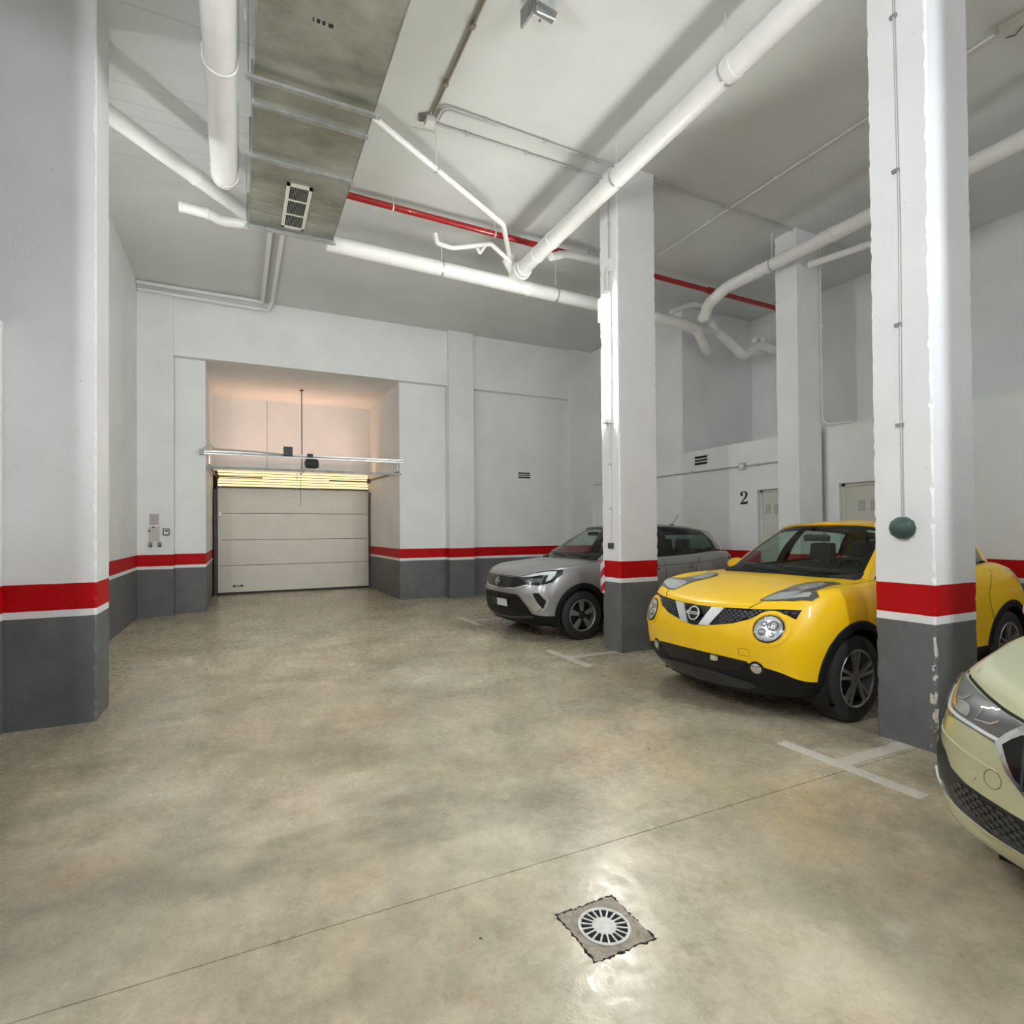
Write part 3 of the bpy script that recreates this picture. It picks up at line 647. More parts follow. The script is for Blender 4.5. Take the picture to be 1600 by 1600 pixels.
d = empty('smoke_detector', (6.24, 2.42, 5.96), label='small pale ceiling fitting with wires at the top right corner', cat='ceiling fitting')
MB().box((-.05, -.09, -.045), (.05, .09, .04)).build('body', M['beige'], d, bevel=.012)
MB().tube([(.03, -.05, -.05), (.07, .02, -.06), (.06, .09, -.03)], .008, 6).build('wire', M['brown'], d)
fb = empty('ceiling_bracket', (2.30, 4.02, 5.93), label='grey angled metal bracket with a white box on the ceiling at the top edge', cat='bracket')
MB().prism([(-.085, -.11), (.085, -.11), (.085, .11), (-.085, .11)], lambda u, v, h: (u, v, .02 + h), .05).build('box', M['white'], fb, bevel=.006)
MB().prism([(0, -.12), (.02, -.12), (-.0, .11), (-.02, .11)], lambda u, v, h: (u - .085, v, .02 - h), .16).build('side_plate', M['galvd'], fb)
MB().prism([(-.085, -.13), (.085, -.13), (.085, -.115), (-.085, -.115)], lambda u, v, h: (u, v - .02, .02 - h), .22).build('front_plate', M['galv'], fb)
MB().bar((-.085, -.12, -.14), (.085, -.14, -.19), .11, .01).build('lower_plate', M['galvd'], fb)
for x, y in ((-.085, .11), (.085, .11), (.085, -.02), (-.085, -.02)): MB().lathe((x, y, .01), (0, 0, -1), [(.008, 0), (.008, .012), (0, .014)], 10).build('screw', M['black'], fb)

def as_part(c, p):
    c.location = c.location - p.location; c.parent = p
    for k in ('label', 'category', 'group'):
        if k in c: del c[k]
def byname(n): return [o for o in COL.objects if o.name.split('.')[0] == n and o.parent is None]
mains = {o['label']: o for o in COL.objects if o.parent is None and 'label' in o}
for o in byname('pipe_hanger') + byname('pipe_coupling'): as_part(o, byname('sprinkler_main')[0])
for o in byname('pipe_strap'): as_part(o, mains['thick pale pipe running overhead left of the metal duct'])
H1 = mains['long thick white drain pipe running parallel to the back wall']
for o in byname('pipe_junction') + [clus, mains['white branch pipe passing behind the middle pillar']]:
    if o is clus:
        continue
    as_part(o, H1); o.name = 'fitting'
as_part(mains['white pipe continuing overhead behind the viewer'], mains['thick white pipe running overhead towards the middle pillar'])
for o in list(COL.objects):
    if o.parent is None and o.get('label', '').startswith('small white U-bend'): as_part(o, mains['kinked thin white pipe rising and dropping beside the pipe junction'])

# ------------------------------------------------------------ things on pillars
c = empty('pillar_cable', (4.18, 5.60, 0), label='thin cable running down the middle pillar from the ceiling to the black box', cat='cable')
MB().tube([(0, -.02, 5.95), (0, -.02, 4.84)], .007, 6).build('upper_run', M['cgray'], c)
MB().box((-.02, -.07, 4.70), (.018, .0, 4.86)).build('connector', M['white'], c, bevel=.008)
MB().tube([(0, 0, 2.82), (0, 0, 1.33)], .009, 6).build('lower_run', M['conduit'], c)
for z in (5.3, 2.3, 1.75): MB().box((-.012, -.03 if z > 3 else -.012, z), (.015, -.005 if z > 3 else .015, z + .02)).build('clip', M['cgray'], c)
k = empty('pillar_switch', (4.198, 5.60, 1.30), label='small black switch box on the middle pillar above the red band', cat='switch')
MB().box((-.035, -.04, -.035), (0, .04, .035)).build('box', M['anth'], k, bevel=.006)
# striped edge guard
def stripes():
    m = bpy.data.materials.new('red_white_hazard'); m.use_nodes = True; g = NT(m)
    pos = g.n('ShaderNodeNewGeometry').outputs['Position']; sp = g.n('ShaderNodeSeparateXYZ'); g.l(pos, sp.inputs[0])
    s = g.math('FRACT', g.math('MULTIPLY', g.math('ADD', g.math('ADD', sp.outputs[2], sp.outputs[1]), sp.outputs[0]), 5.2))
    g.l(g.mix(g.math('GREATER_THAN', s, .5), (.75, .73, .73), (.50, .012, .03)), g.b.inputs['Base Color']); return m
k = empty('edge_guard', (4.195, 5.80, .90), label='red and white striped guard on the back edge of the middle pillar', cat='edge guard')
MB().prism([(-.015, -.05), (0, -.05), (0, .0), (.05, .0), (.05, .02), (-.015, .02)], lambda u, v, h: (u, v, -.20 + h), .41).build('guard', stripes(), k, bevel=.004)
c = empty('pillar_cable', (4.160, 2.265, 0), label='thin grey cable with clips running down the nearest right pillar', cat='cable')
MB().tube([(0, 0, 5.9), (0, .005, 5.1), (0, -.01, 3.6), (0, .0, 2.4), (0, .0, 1.55)], .0065, 6).build('wire', M['cgray'], c)
for z in (5.07, 3.98, 2.9, 2.2): MB().box((-.008, -.014, z), (.015, .03, z + .022)).build('clip', M['galvd'], c)
k = empty('alarm_dome', (4.174, 2.262, 1.495), label='dark green round dome at the end of the cable on the nearest right pillar', cat='dome')
MB().lathe((0, 0, 0), (-1, 0, 0), [(.078, 0), (.079, .02), (.075, .045), (.058, .068), (.03, .080), (.0, .083)], 10).build('dome', M['green'], k, smooth=True)
k = empty('metal_plate', (4.30, 2.078, 5.28), label='small metal bracket near the top of the nearest right pillar', cat='bracket')
MB().box((-.16, -.0, -.05), (-.10, .02, .02)).build('plate', M['galv'], k)

# ------------------------------------------------------------ cars
def cr_(p0, p1, p2, p3, t):
    return tuple(.5 * ((2 * b) + (-a + c) * t + (2 * a - 5 * b + 4 * c - d) * t * t + (-a + 3 * b - 3 * c + d) * t ** 3) for a, b, c, d in zip(p0, p1, p2, p3))
def crline(P, sub):
    out = []; n = len(P)
    for i in range(n - 1):
        a = P[i - 1] if i > 0 else tuple(2 * x - y for x, y in zip(P[0], P[1]))
        d = P[i + 2] if i + 2 < n else tuple(2 * x - y for x, y in zip(P[-1], P[-2]))
        for k in range(sub): out.append(cr_(a, P[i], P[i + 1], d, k / sub))
    return out + [tuple(P[-1])]
def crnet(N, su, sv):                                # N[station][row]
    rows = [crline([N[i][j] for i in range(len(N))], su) for j in range(len(N[0]))]
    cols = []
    for i in range(len(rows[0])):
        # stations sitting on the centre line keep y = 0
        cols.append(crline([rows[j][i] for j in range(len(rows))], sv))
    return cols

def split_grid(G, cls, arches, Ra, symmetric=True):
    """G[s][t] -> dict name -> (verts, faces); both halves"""
    ns, nt = len(G), len(G[0]); out = {}
    def inarch(c): 
        return any((c[0] - xa) ** 2 + (c[2] - za) ** 2 < Ra * Ra and abs(c[1]) > .5 for xa, za in arches)
    dead = {}
    for s in range(ns - 1):
        for t in range(nt - 1):
            q = [G[s][t], G[s + 1][t], G[s + 1][t + 1], G[s][t + 1]]
            c = [sum(p[k] for p in q) / 4 for k in range(3)]
            dead[s, t] = inarch(c)
    G2 = [list(col) for col in G]
    for s in range(ns):
        for t in range(nt):
            adj = [dead[a, b] for a in (s - 1, s) for b in (t - 1, t) if (a, b) in dead]
            if any(adj) and not all(adj):
                p = G[s][t]
                for xa, za in arches:
                    d = math.hypot(p[0] - xa, p[2] - za)
                    if abs(d - Ra) < .06: G2[s][t] = (xa + (p[0] - xa) * Ra / d, p[1], za + (p[2] - za) * Ra / d)
    for sgn in ((1, -1) if symmetric else (1,)):
        idx = {}
        for s in range(ns - 1):
            for t in range(nt - 1):
                if dead[s, t]: continue
                nm = cls(s, t, G[s][t])
                if nm is None: continue
                vs, fs = out.setdefault(nm, ([], []))
                f = []
                for a, b in ((s, t), (s + 1, t), (s + 1, t + 1), (s, t + 1)):
                    k = (nm, a, b)
                    if k not in idx: idx[k] = len(vs); p = G2[a][b]; vs.append((p[0], p[1] * sgn, p[2]))
                    f.append(idx[k])
                fs.append(tuple(f if sgn < 0 else f[::-1]))
    return out

def mesh_obj(name, vs, fs, m, parent, smooth=True, ang=38, weld=True, **kw):
    me = bpy.data.meshes.new(name); me.from_pydata(vs, [], fs)
    bm = bmesh.new(); bm.from_mesh(me)
    if weld: bmesh.ops.remove_doubles(bm, verts=bm.verts, dist=.0008)
    bmesh.ops.recalc_face_normals(bm, faces=bm.faces)
    bm.to_mesh(me); bm.free(); me.materials.append(m)
    if smooth: shade(me, ang)
    o = bpy.data.objects.new(name, me); COL.objects.link(o)
    if parent: o.parent = parent
    return tag(o, **{k: kw.get(k) for k in ('label', 'cat', 'group', 'kind')})

def smoothpoly(P, n=4):
    m = len(P); out = []
    for i in range(m):
        for k in range(n): out.append(cr_(P[i - 1], P[i], P[(i + 1) % m], P[(i + 2) % m], k / n))
    return out
def circ(c, r, n=28, ry=None): return [(c[0] + r * cos(2 * pi * k / n), c[1] + (ry or r) * sin(2 * pi * k / n)) for k in range(n)]

def patch(bvh, poly, ax, name, m, parent, off=.004, th=.006, step=.03, smooth=True, dome=0, label=None, side=1, hole=None):
    """poly: 2D outline laid on the car body. ax 'x': (y,z) from the front; 'X': from the rear; 'y': (x,z) from the side; 'z': (x,y) from above"""
    bm = bmesh.new(); vs = [bm.verts.new((u, v, 0)) for u, v in poly]; f = bm.faces.new(vs)
    bmesh.ops.triangulate(bm, faces=[f])
    us = [p[0] for p in poly]; ws = [p[1] for p in poly]
    for k, (lo, hi) in enumerate(((min(us), max(us)), (min(ws), max(ws)))):
        q = lo + step
        while q < hi:
            no = (1, 0, 0) if k == 0 else (0, 1, 0); co = (q, 0, 0) if k == 0 else (0, q, 0)
            bmesh.ops.bisect_plane(bm, geom=bm.verts[:] + bm.edges[:] + bm.faces[:], plane_co=co, plane_no=no, dist=1e-6); q += step
    cu_, cv_ = sum(us) / len(us), sum(ws) / len(ws); rad = max(max(us) - min(us), max(ws) - min(ws)) / 2
    newpos = {}; nrm = {}
    for v in bm.verts:
        u, w = v.co.x, v.co.y
        if ax == 'x': o, d = V((3, u, w)), V((-1, 0, 0))
        elif ax == 'X': o, d = V((-6, u, w)), V((1, 0, 0))
        elif ax == 'y': o, d = V((u, 3 * side, w)), V((0, -side, 0))
        else: o, d = V((u, w, 4)), V((0, 0, -1))
        h = bvh.ray_cast(o, d)
        if h[0] is None:
            probe = {'x': V((.6, u, w)), 'X': V((-3.2, u, w)), 'y': V((u, .85 * side, w)), 'z': V((u, w, 1))}[ax]; h = bvh.find_nearest(probe)
        p, n = h[0], h[1].normalized()
        if n.dot(d) > 0: n = -n
        e = off
        if dome: e += dome * max(0, 1 - ((u - cu_) ** 2 + (w - cv_) ** 2) / (rad * rad))
        newpos[v] = p + n * e; nrm[v] = n
    for v in bm.verts: v.co = newpos[v]
    be = [e for e in bm.edges if e.is_boundary]; bv = {v for e in be for v in e.verts}
    low = {v: bm.verts.new(v.co - nrm[v] * (off + th)) for v in bv}
    for e in be:
        a, b_ = e.verts
        try: bm.faces.new((a, b_, low[b_], low[a]))
        except ValueError: pass
    bmesh.ops.recalc_face_normals(bm, faces=bm.faces)
    me = bpy.data.meshes.new(name); bm.to_mesh(me); bm.free(); me.materials.append(m)
    if smooth: shade(me, 50)
    ob = bpy.data.objects.new(name, me); COL.objects.link(ob); ob.parent = parent
    if label: ob['label'] = label
    return ob
def mir(P): return [(-u, v) for u, v in P][::-1]

def glass_mat(name, tint, refl=.9):
    m = bpy.data.materials.new(name); m.use_nodes = True; nt = m.node_tree; nt.nodes.clear()
    t = nt.nodes.new('ShaderNodeBsdfTransparent'); t.inputs[0].default_value = (*tint, 1)
    g = nt.nodes.new('ShaderNodeBsdfGlossy'); g.inputs['Roughness'].default_value = .02; g.inputs[0].default_value = (refl, refl, refl, 1)
    fr = nt.nodes.new('ShaderNodeFresnel'); fr.inputs[0].default_value = 1.5
    ge = nt.nodes.new('ShaderNodeNewGeometry'); io = nt.nodes.new('ShaderNodeMapRange'); io.inputs[3].default_value = 1.5; io.inputs[4].default_value = 1 / 1.5
    nt.links.new(ge.outputs['Backfacing'], io.inputs[0]); nt.links.new(io.outputs[0], fr.inputs[0])
    mx = nt.nodes.new('ShaderNodeMixShader'); o = nt.nodes.new('ShaderNodeOutputMaterial')
    nt.links.new(fr.outputs[0], mx.inputs[0]); nt.links.new(t.outputs[0], mx.inputs[1]); nt.links.new(g.outputs[0], mx.inputs[2]); nt.links.new(mx.outputs[0], o.inputs[0]); return m
def paint(name, col, metal=0., rough=.3, coat=1.):
    m = mat(name, col, rough, metal, coat=coat); return m
M['glass'] = glass_mat('green_tinted_glass', (.74, .84, .78))
M['glassm'] = glass_mat('side_tinted_glass', (.62, .74, .68))
M['glassd'] = glass_mat('dark_tinted_glass', (.20, .26, .24))
M['lens'] = glass_mat('clear_lamp_lens', (.92, .94, .95))
M['yellow'] = paint('yellow_car_paint', (.95, .60, .003), rough=.38, coat=.4)
M['grey'] = paint('grey_metallic_paint', (.34, .345, .35), metal=.55, rough=.38)
M['lime'] = paint('pale_green_metallic_paint', (.52, .53, .32), metal=.35, rough=.38)
M['cladding'] = mat('black_cladding', (.009, .009, .010), .5, spec=.22, bump=.1, bscale=300)
M['gloss'] = mat('gloss_black', (.006, .006, .007), .15, spec=.3, coat=.25)
M['reflector'] = mat('lamp_reflector', (.75, .75, .74), .18, metal=1)
M['lampdark'] = mat('lamp_housing_dark', (.10, .10, .10), .35)
M['alloy'] = mat('alloy_silver', (.42, .42, .40), .38, metal=.8)
M['alloyg'] = mat('alloy_grey_face', (.30, .29, .27), .4, metal=.6)
M['seat'] = mat('seat_cloth', (.035, .035, .037), .85)
M['interior'] = mat('cabin_black', (.012, .012, .013), .7)
M['platew'] = mat('plate_white', (.62, .62, .66), .4)
M['drl'] = mat('lamp_white_insert', (.80, .82, .84), .25)
M['drl'].node_tree.nodes['Principled BSDF'].inputs['Emission Color'].default_value = (1, 1, 1, 1)
M['tail'] = mat('tail_lamp_red', (.25, .01, .01), .2, coat=.5)
M['skirt'] = M['cladding']

def wheel(parent, x, y, r, rr, w, style, steer=0):
    """wheel at local axle point; outer face looks towards +y if y > 0"""
    s = 1 if y > 0 else -1
    t = empty('wheel', (x, y, r), parent=parent); t.rotation_euler = (0, 0, steer)
    pr = [(rr, -w / 2), (rr + .02, -w / 2 - .004), (r - .045, -w / 2 - .006), (r - .012, -w / 2 + .012), (r - .003, -w / 2 + .035)]
    for k in range(4):
        a = -w / 2 + .035 + (w - .07) * (k + .5) / 4
        pr += [(r, a - .018), (r, a - .004), (r - .009, a - .003), (r - .009, a + .003), (r, a + .004), (r, a + .018)]
    pr += [(r - .003, w / 2 - .035), (r - .012, w / 2 - .012), (r - .045, w / 2 + .006), (rr + .02, w / 2 + .004), (rr, w / 2)]
    MB().lathe((0, 0, 0), (0, s, 0), pr, 56, closed=True).build('tyre', M['rubber'], t, smooth=True)
    rim = MB().lathe((0, 0, 0), (0, s, 0), [(rr + .004, w / 2 - .002), (rr - .004, w / 2 + .004), (rr - .014, w / 2 - .006), (rr - .018, -w / 2), (rr, -w / 2)], 48, closed=True).build('rim', M['alloy'] if style == 'double' else M['alloyg'], t, smooth=True)
    MB().lathe((0, s * (w / 2 - .09), 0), (0, s, 0), [(0, .0), (rr - .02, 0), (rr - .02, .01), (0, .012)], 40).build('brake_disc', M['black'], t)
    sp = MB(); yo = s * (w / 2 - .012); yi = s * (w / 2 - .004)
    for k in range(5):
        a0 = 2 * pi * k / 5 + .3
        if style == 'double':
            for da in (-.17, .17):
                a = (.035 * cos(a0 + da * .6), yo, .035 * sin(a0 + da * .6)); b_ = ((rr - .008) * cos(a0 + da), yi - s * .006, (rr - .008) * sin(a0 + da))
                sp.bar(a, b_, .024, .022, up=(0, 1, 0))
        else:
            e = V((cos(a0), 0, sin(a0))); n = V((-sin(a0), 0, cos(a0)))
            q = [e * .055 - n * .026, e * (rr - .012) - n * .046 - e * .006, e * (rr - .012) + n * .040, e * .055 + n * .020]
            sp.add([p + V((0, yo, 0)) for p in q] + [p + V((0, yo - s * .02, 0)) for p in q], [(0, 1, 2, 3), (7, 6, 5, 4), (0, 4, 5, 1), (1, 5, 6, 2), (2, 6, 7, 3), (3, 7, 4, 0)])
    sp.build('spokes', M['alloy'] if style == 'double' else M['alloyg'], rim)
    MB().lathe((0, s * (w / 2 - .03), 0), (0, s, 0), [(.058, 0), (.058, .016), (.03, .024), (.0, .026)], 24).build('hub_cap', M['alloy'] if style == 'double' else M['black'], rim, smooth=True)
    return t

CARS = {}
def islands(vs, fs):
    key = {}; rep_ = []
    for v in vs: rep_.append(key.setdefault((round(v[0], 4), round(v[1], 4), round(v[2], 4)), len(rep_)))
    par = list(range(len(vs)))
    def find(a):
        while par[a] != a: par[a] = par[par[a]]; a = par[a]
        return a
    for f in fs:
        for i in f[1:]: par[find(rep_[i])] = find(rep_[f[0]])
    groups = {}
    for f in fs: groups.setdefault(find(rep_[f[0]]), []).append(f)
    out = []
    for g in groups.values():
        idx = {}; nv = []
        for f in g:
            for i in f:
                if i not in idx: idx[i] = len(nv); nv.append(vs[i])
        out.append((nv, [tuple(idx[i] for i in f) for f in g]))
    return out
def make_car(C):
    root = empty(C['name'], C['loc'], C['rz'], label=C['label'], cat='car')
    su, sv = C.get('su', 9), C.get('sv', 6)
    G = crnet(C['net'], su, sv)
    for col in G:
        for i, p in enumerate(col):
            if p[1] < 0: col[i] = (p[0], 0, p[2])
    r2 = C['trim_row'] * sv
    zin = C['cabin']                                  # x range of the cap that is inside the cabin
    nr = len(C['net'][0]) - 1
    def cls(s, t, p):
        if t < r2: return 'trim'
        if t >= (nr - 2) * sv and zin[1] < p[0] < zin[0]: return 'cabin'
        return 'body'
    wb = C['wb']; rt = C['tyre'][0]
    arches = [(0, rt + .01), (-wb, rt + .01)]
    parts = split_grid(G, cls, arches, C['Ra'])
    allv, allf = [], []
    for nm, (vs, fs) in parts.items():
        n = len(allv); allv += vs; allf += [tuple(i + n for i in f) for f in fs]
    # solid closed grid for ray casting features (arches not cut)
    full = split_grid(G, lambda s, t, p: 'b', [], 0)['b']
    bvh = BVHTree.FromPolygons([V(v) for v in full[0]], full[1])
    root_m = Matrix.Translation(V(C['loc'])) @ Matrix.Rotation(C['rz'], 4, 'Z')
    body = mesh_obj('body', *parts['body'], C['paint'], root, ang=C.get('ang', 38))
    if 'trim' in parts: mesh_obj('lower_trim', *parts['trim'], C.get('trim_mat', M['cladding']), root)
    mesh_obj('cabin_floor', *parts['cabin'], M['interior'], root)
    # underbody and wheel wells
    L0, L1 = C['net'][0][0][0], C['net'][-1][0][0]; hw = C['hw']
    MB().prism([(L0 - .12, -hw + .32), (L0 - .12, hw - .32), (L0 - .45, hw - .20), (L1 + .25, hw - .20), (L1 + .08, 0), (L1 + .25, -hw + .20), (L0 - .45, -hw + .20)], lambda u, v, h: (u, v, .19 + h), .10).build('underbody', M['dark'], root)
    for xa, za in arches:
        for s in (1, -1):
            ww = MB().lathe((xa, s * (hw - .36), za), (0, s, 0), [(0, 0), (C['Ra'] + .012, 0), (C['Ra'] + .012, .34), (C['Ra'] + .006, .34), (C['Ra'] + .006, .01), (0, .01)], 40)
            ww.v = [(p[0], p[1], max(p[2], .17)) for p in ww.v]; ww.build('wheel_well', M['dark'], root)
            wheel(root, xa, s * (hw - C['tyre'][2] / 2 - C.get('inset', .015)), rt, C['tyre'][1], C['tyre'][2], C['style'], steer=0)
    # arch trims
    if C.get('archtrim'):
        w = C['archtrim']; aa = C.get('arch_ang', (-.35, pi + .35))
        for xa, za in arches:
            for s in (1, -1):
                n = 30; R0, R1 = C['Ra'] - .012, C['Ra'] + w; out = MB(); ring_ = []
                for k in range(n + 1):
                    a = aa[0] + (aa[1] - aa[0]) * k / n; row = []
                    for q, e in ((R0, -.03), (R0, .012), ((R0 + R1) / 2, .016), (R1 - .006, .010), (R1, -.004)):
                        x, z = xa + q * cos(a), za + q * sin(a); h = bvh.ray_cast(V((x, 3 * s, z)), V((0, -s, 0)))
                        if h[0] is None or abs(h[0].y) < hw * .55: h = bvh.find_nearest(V((x, s * hw, z)))
                        nn = h[1].normalized(); nn = nn if nn.y * s > 0 else -nn
                        if abs(nn.y) < .25: nn = (nn + V((0, s * .3, 0))).normalized()
                        row.append(h[0] + nn * e)
                    ring_.append(row)
                vs = [p for r_ in ring_ for p in r_]; fs = [(i * 5 + j, i * 5 + j + 1, (i + 1) * 5 + j + 1, (i + 1) * 5 + j) for i in range(n) for j in range(4)]
                mesh_obj('arch_trim', vs, fs, M['cladding'], root)
    # greenhouse
    gh = C['gh']; N = []
    for (b_, t_, bul, cr0, cr1) in gh:
        m_ = [(p + q) / 2 for p, q in zip(b_, t_)]; ln = math.hypot(m_[0] - C['ghc'], m_[1]) or 1
        m_[0] += bul * (m_[0] - C['ghc']) / ln; m_[1] += bul * m_[1] / ln; m_[2] += bul * .3
        N.append([tuple(b_), tuple(m_), tuple(t_), (t_[0], t_[1] * .93, t_[2] + cr0 * .55), (t_[0], t_[1] * .5, t_[2] + cr0), (t_[0], 0, t_[2] + cr1)])
    gs, gt = 6, 5; GG = crnet(N, gs, gt)
    for col in GG:
        for i, p in enumerate(col):
            if p[1] < 0: col[i] = (p[0], 0, p[2])
    reg = C['regions']
    def gcls(s, t, p):
        st_ = s / gs; row = t / gt
        if row < 2:
            for a, b2, kind in reg:
                if a <= st_ < b2:
                    if kind in ('paint', 'black'): return kind
                    if t == 2 * gt - 1 or t == 0: return 'black'
                    if (s == a * gs and a > 0) or (s == b2 * gs - 1 and b2 < len(gh) - 1): return 'black'
                    return kind
            return 'paint'
        if C.get('roofblack') and row < 3: return 'paint'
        return 'roof'
    gp = split_grid(GG, gcls, [], 0)
    gv = split_grid(GG, lambda s, t, p: 'b', [], 0)['b']; gbvh = BVHTree.FromPolygons([V(v) for v in gv[0]], gv[1])
    names = {'paint': ('pillar_panels', C['paint']), 'roof': ('roof', C.get('roofm', C['paint'])), 'black': ('window_frames', M['gloss']), 'ws': ('windscreen', C.get('wsm', M['glass'])), 'sf': ('front_side_window', C['sidem']), 'sr': ('rear_side_window', C['sidem']), 'rw': ('rear_window', M['glassd'])}
    for k, (vs, fs) in gp.items():
        nm, mm = names[k]
        for vs_, fs_ in (islands(vs, fs) if k != 'black' else [(vs, fs)]): mesh_obj(nm, vs_, fs_, mm, root)
    # cabin contents
    xs = C['seats']
    for i, x in enumerate(xs):
        for y in ((-.36, .36) if i == 0 else (-.38, 0, .38)):
            s_ = empty('seat', (x, y, 0), parent=root)
            MB().prism([(-.10, .70), (.06, .70), (.0, 1.12), (-.12, 1.14)], lambda u, v, h: (u, -.20 + h, v), .40).build('backrest', M['seat'], s_, bevel=.03)
            MB().prism([(-.14, 1.16), (-.03, 1.15), (-.05, 1.33), (-.14, 1.34)], lambda u, v, h: (u, -.12 + h, v), .24).build('headrest', M['seat'], s_, bevel=.03)
            for q in (-.06, .06): MB().tube([(-.07, q, 1.10), (-.09, q, 1.18)], .008, 6).build('post', M['alloy'], s_)
    zd = C['dash']
    MB().prism([(zd - .55, .95), (zd - .50, 1.10), (zd - .30, 1.14), (zd - .05, 1.085), (zd - .05, .95)], lambda u, v, h: (u, -.66 + h, v), 1.32).build('dashboard', M['interior'], root, bevel=.02)
    sw = MB(); c = V((zd - .62, .36, 1.06)); ax_ = V((-.85, 0, .5)).normalized(); e2 = V((0, 1, 0)); e3 = ax_.cross(e2)
    sw.tube([c + e2 * .18 * cos(2 * pi * k / 28) + e3 * .18 * sin(2 * pi * k / 28) for k in range(29)], .016, 8, caps=False)
    for a in (0, pi, -pi / 2): sw.bar(c, c + (e2 * cos(a) + e3 * sin(a)) * .17, .05, .015, up=ax_)
    sw.build('steering_wheel', M['interior'], root)
    mz = C['mirror_in']; MB().prism([(-.12, -.03), (.12, -.03), (.13, .02), (.10, .035), (-.10, .035), (-.13, .02)], lambda u, v, h: (mz[0] - h, u, mz[2] + v), .03).build('rear_view_mirror', M['black'], root)
    # door mirrors
    for s in (1, -1):
        mx = C['mirror']; m_ = empty('door_mirror', (mx[0], s * mx[1], mx[2]), parent=root)
        MB().tube([(.03, -s * .10, -.05), (.02, 0, -.03)], .022, 8).build('stalk', M['black'], m_)
        prof = [(.0, -.085), (.05, -.08), (.085, -.05), (.095, 0), (.085, .05), (.05, .09), (0, .095)]
        b = MB(); sec = []
        for k, (rr_, xo) in enumerate(((1, 0), (1.0, .03), (.85, .07), (.5, .095))):
            sec.append([(xo - .0, s * (.0 + .095 + .095 * cos(2 * pi * j / 18) * rr_), .068 * sin(2 * pi * j / 18) * rr_ + .01) for j in range(18)])
        vs = [p for q in sec for p in q]; fs = [(i * 18 + j, i * 18 + (j + 1) % 18, (i + 1) * 18 + (j + 1) % 18, (i + 1) * 18 + j) for i in range(3) for j in range(18)] + [tuple(range(54, 72)), tuple(range(18))[::-1]]
        b.add(vs, fs).build('mirror_cap', C['paint'], m_, smooth=True)
        MB().lathe((-.004, s * .105, .01), (1, 0, 0), [(0, 0), (.065, 0), (.065, .003), (0, .004)], 18).build('mirror_glass', M['chrome'], m_)
    CARS[C['name'] + C.get('key', '')] = (root_m, bvh, gbvh)
    return root, bvh, gbvh

def fan(x, z, *rows): return None

# ---- yellow crossover --------------------------------------------------
Y = dict(name='car', key='Y', loc=(4.28, 3.55, 0), rz=pi + RD(2.1), paint=M['yellow'], wb=2.53, hw=.885, tyre=(.338, .222, .215), Ra=.385, style='double',
    archtrim=.055, trim_row=2, cabin=(-.50, -2.85), sidem=M['glassm'], ghc=-1.7, seats=(-1.45, -2.25), dash=-.30, mirror=(-.80, .77, 1.10), mirror_in=(-.86, 0, 1.40),
    label='yellow crossover car with round headlamps parked between two white pillars')
Y['net'] = [
 [(.70, 0, .20), (.79, 0, .31), (.80, 0, .485), (.815, 0, .66), (.765, 0, .865), (.75, 0, .885), (.735, 0, .893), (.725, 0, .897)],
 [(.66, .34, .20), (.74, .37, .31), (.755, .37, .470), (.765, .38, .66), (.70, .37, .872), (.67, .31, .905), (.65, .17, .92), (.645, 0, .925)],
 [(.56, .58, .21), (.63, .63, .31), (.665, .655, .430), (.68, .675, .68), (.55, .635, .925), (.50, .49, .945), (.48, .27, .96), (.475, 0, .965)],
 [(.44, .72, .22), (.49, .78, .31), (.515, .805, .365), (.49, .825, .70), (.35, .775, .985), (.31, .63, .990), (.29, .34, .995), (.285, 0, 1.0)],
 [(.2, .78, .23), (.2, .855, .31), (.2, .872, .36), (.16, .89, .74), (.08, .835, 1.02), (.06, .69, 1.022), (.05, .36, 1.03), (.05, 0, 1.04)],
 [(-.15, .79, .23), (-.15, .86, .31), (-.15, .875, .36), (-.15, .89, .76), (-.18, .84, 1.03), (-.2, .70, 1.045), (-.2, .4, 1.06), (-.2, 0, 1.072)],
 [(-.55, .79, .24), (-.55, .85, .32), (-.55, .865, .37), (-.55, .87, .74), (-.55, .81, 1.03), (-.55, .72, 1.07), (-.55, .4, 1.07), (-.55, 0, 1.07)],
 [(-1.3, .78, .25), (-1.3, .84, .33), (-1.3, .855, .38), (-1.3, .86, .75), (-1.3, .81, 1.05), (-1.3, .74, 1.08), (-1.3, .4, 1.08), (-1.3, 0, 1.08)],
 [(-2.0, .78, .25), (-2.0, .85, .33), (-2.0, .865, .38), (-2.0, .875, .80), (-2.0, .83, 1.08), (-2.0, .74, 1.12), (-2.0, .4, 1.10), (-2.0, 0, 1.10)],
 [(-2.53, .78, .25), (-2.53, .86, .33), (-2.53, .875, .38), (-2.53, .892, .84), (-2.53, .82, 1.08), (-2.53, .70, 1.14), (-2.5, .4, 1.12), (-2.5, 0, 1.12)],
 [(-2.95, .72, .26), (-2.98, .80, .36), (-3.0, .82, .46), (-3.0, .82, .82), (-2.92, .72, 1.04), (-2.88, .60, 1.12), (-2.85, .35, 1.12), (-2.85, 0, 1.12)],
 [(-3.2, .45, .28), (-3.24, .52, .40), (-3.27, .55, .52), (-3.26, .55, .84), (-3.10, .50, 1.04), (-3.05, .45, 1.10), (-3.0, .25, 1.12), (-3.0, 0, 1.12)],
 [(-3.25, 0, .28), (-3.29, 0, .40), (-3.31, 0, .52), (-3.30, 0, .84), (-3.14, 0, 1.05), (-3.10, 0, 1.09), (-3.06, 0, 1.11), (-3.04, 0, 1.12)]]
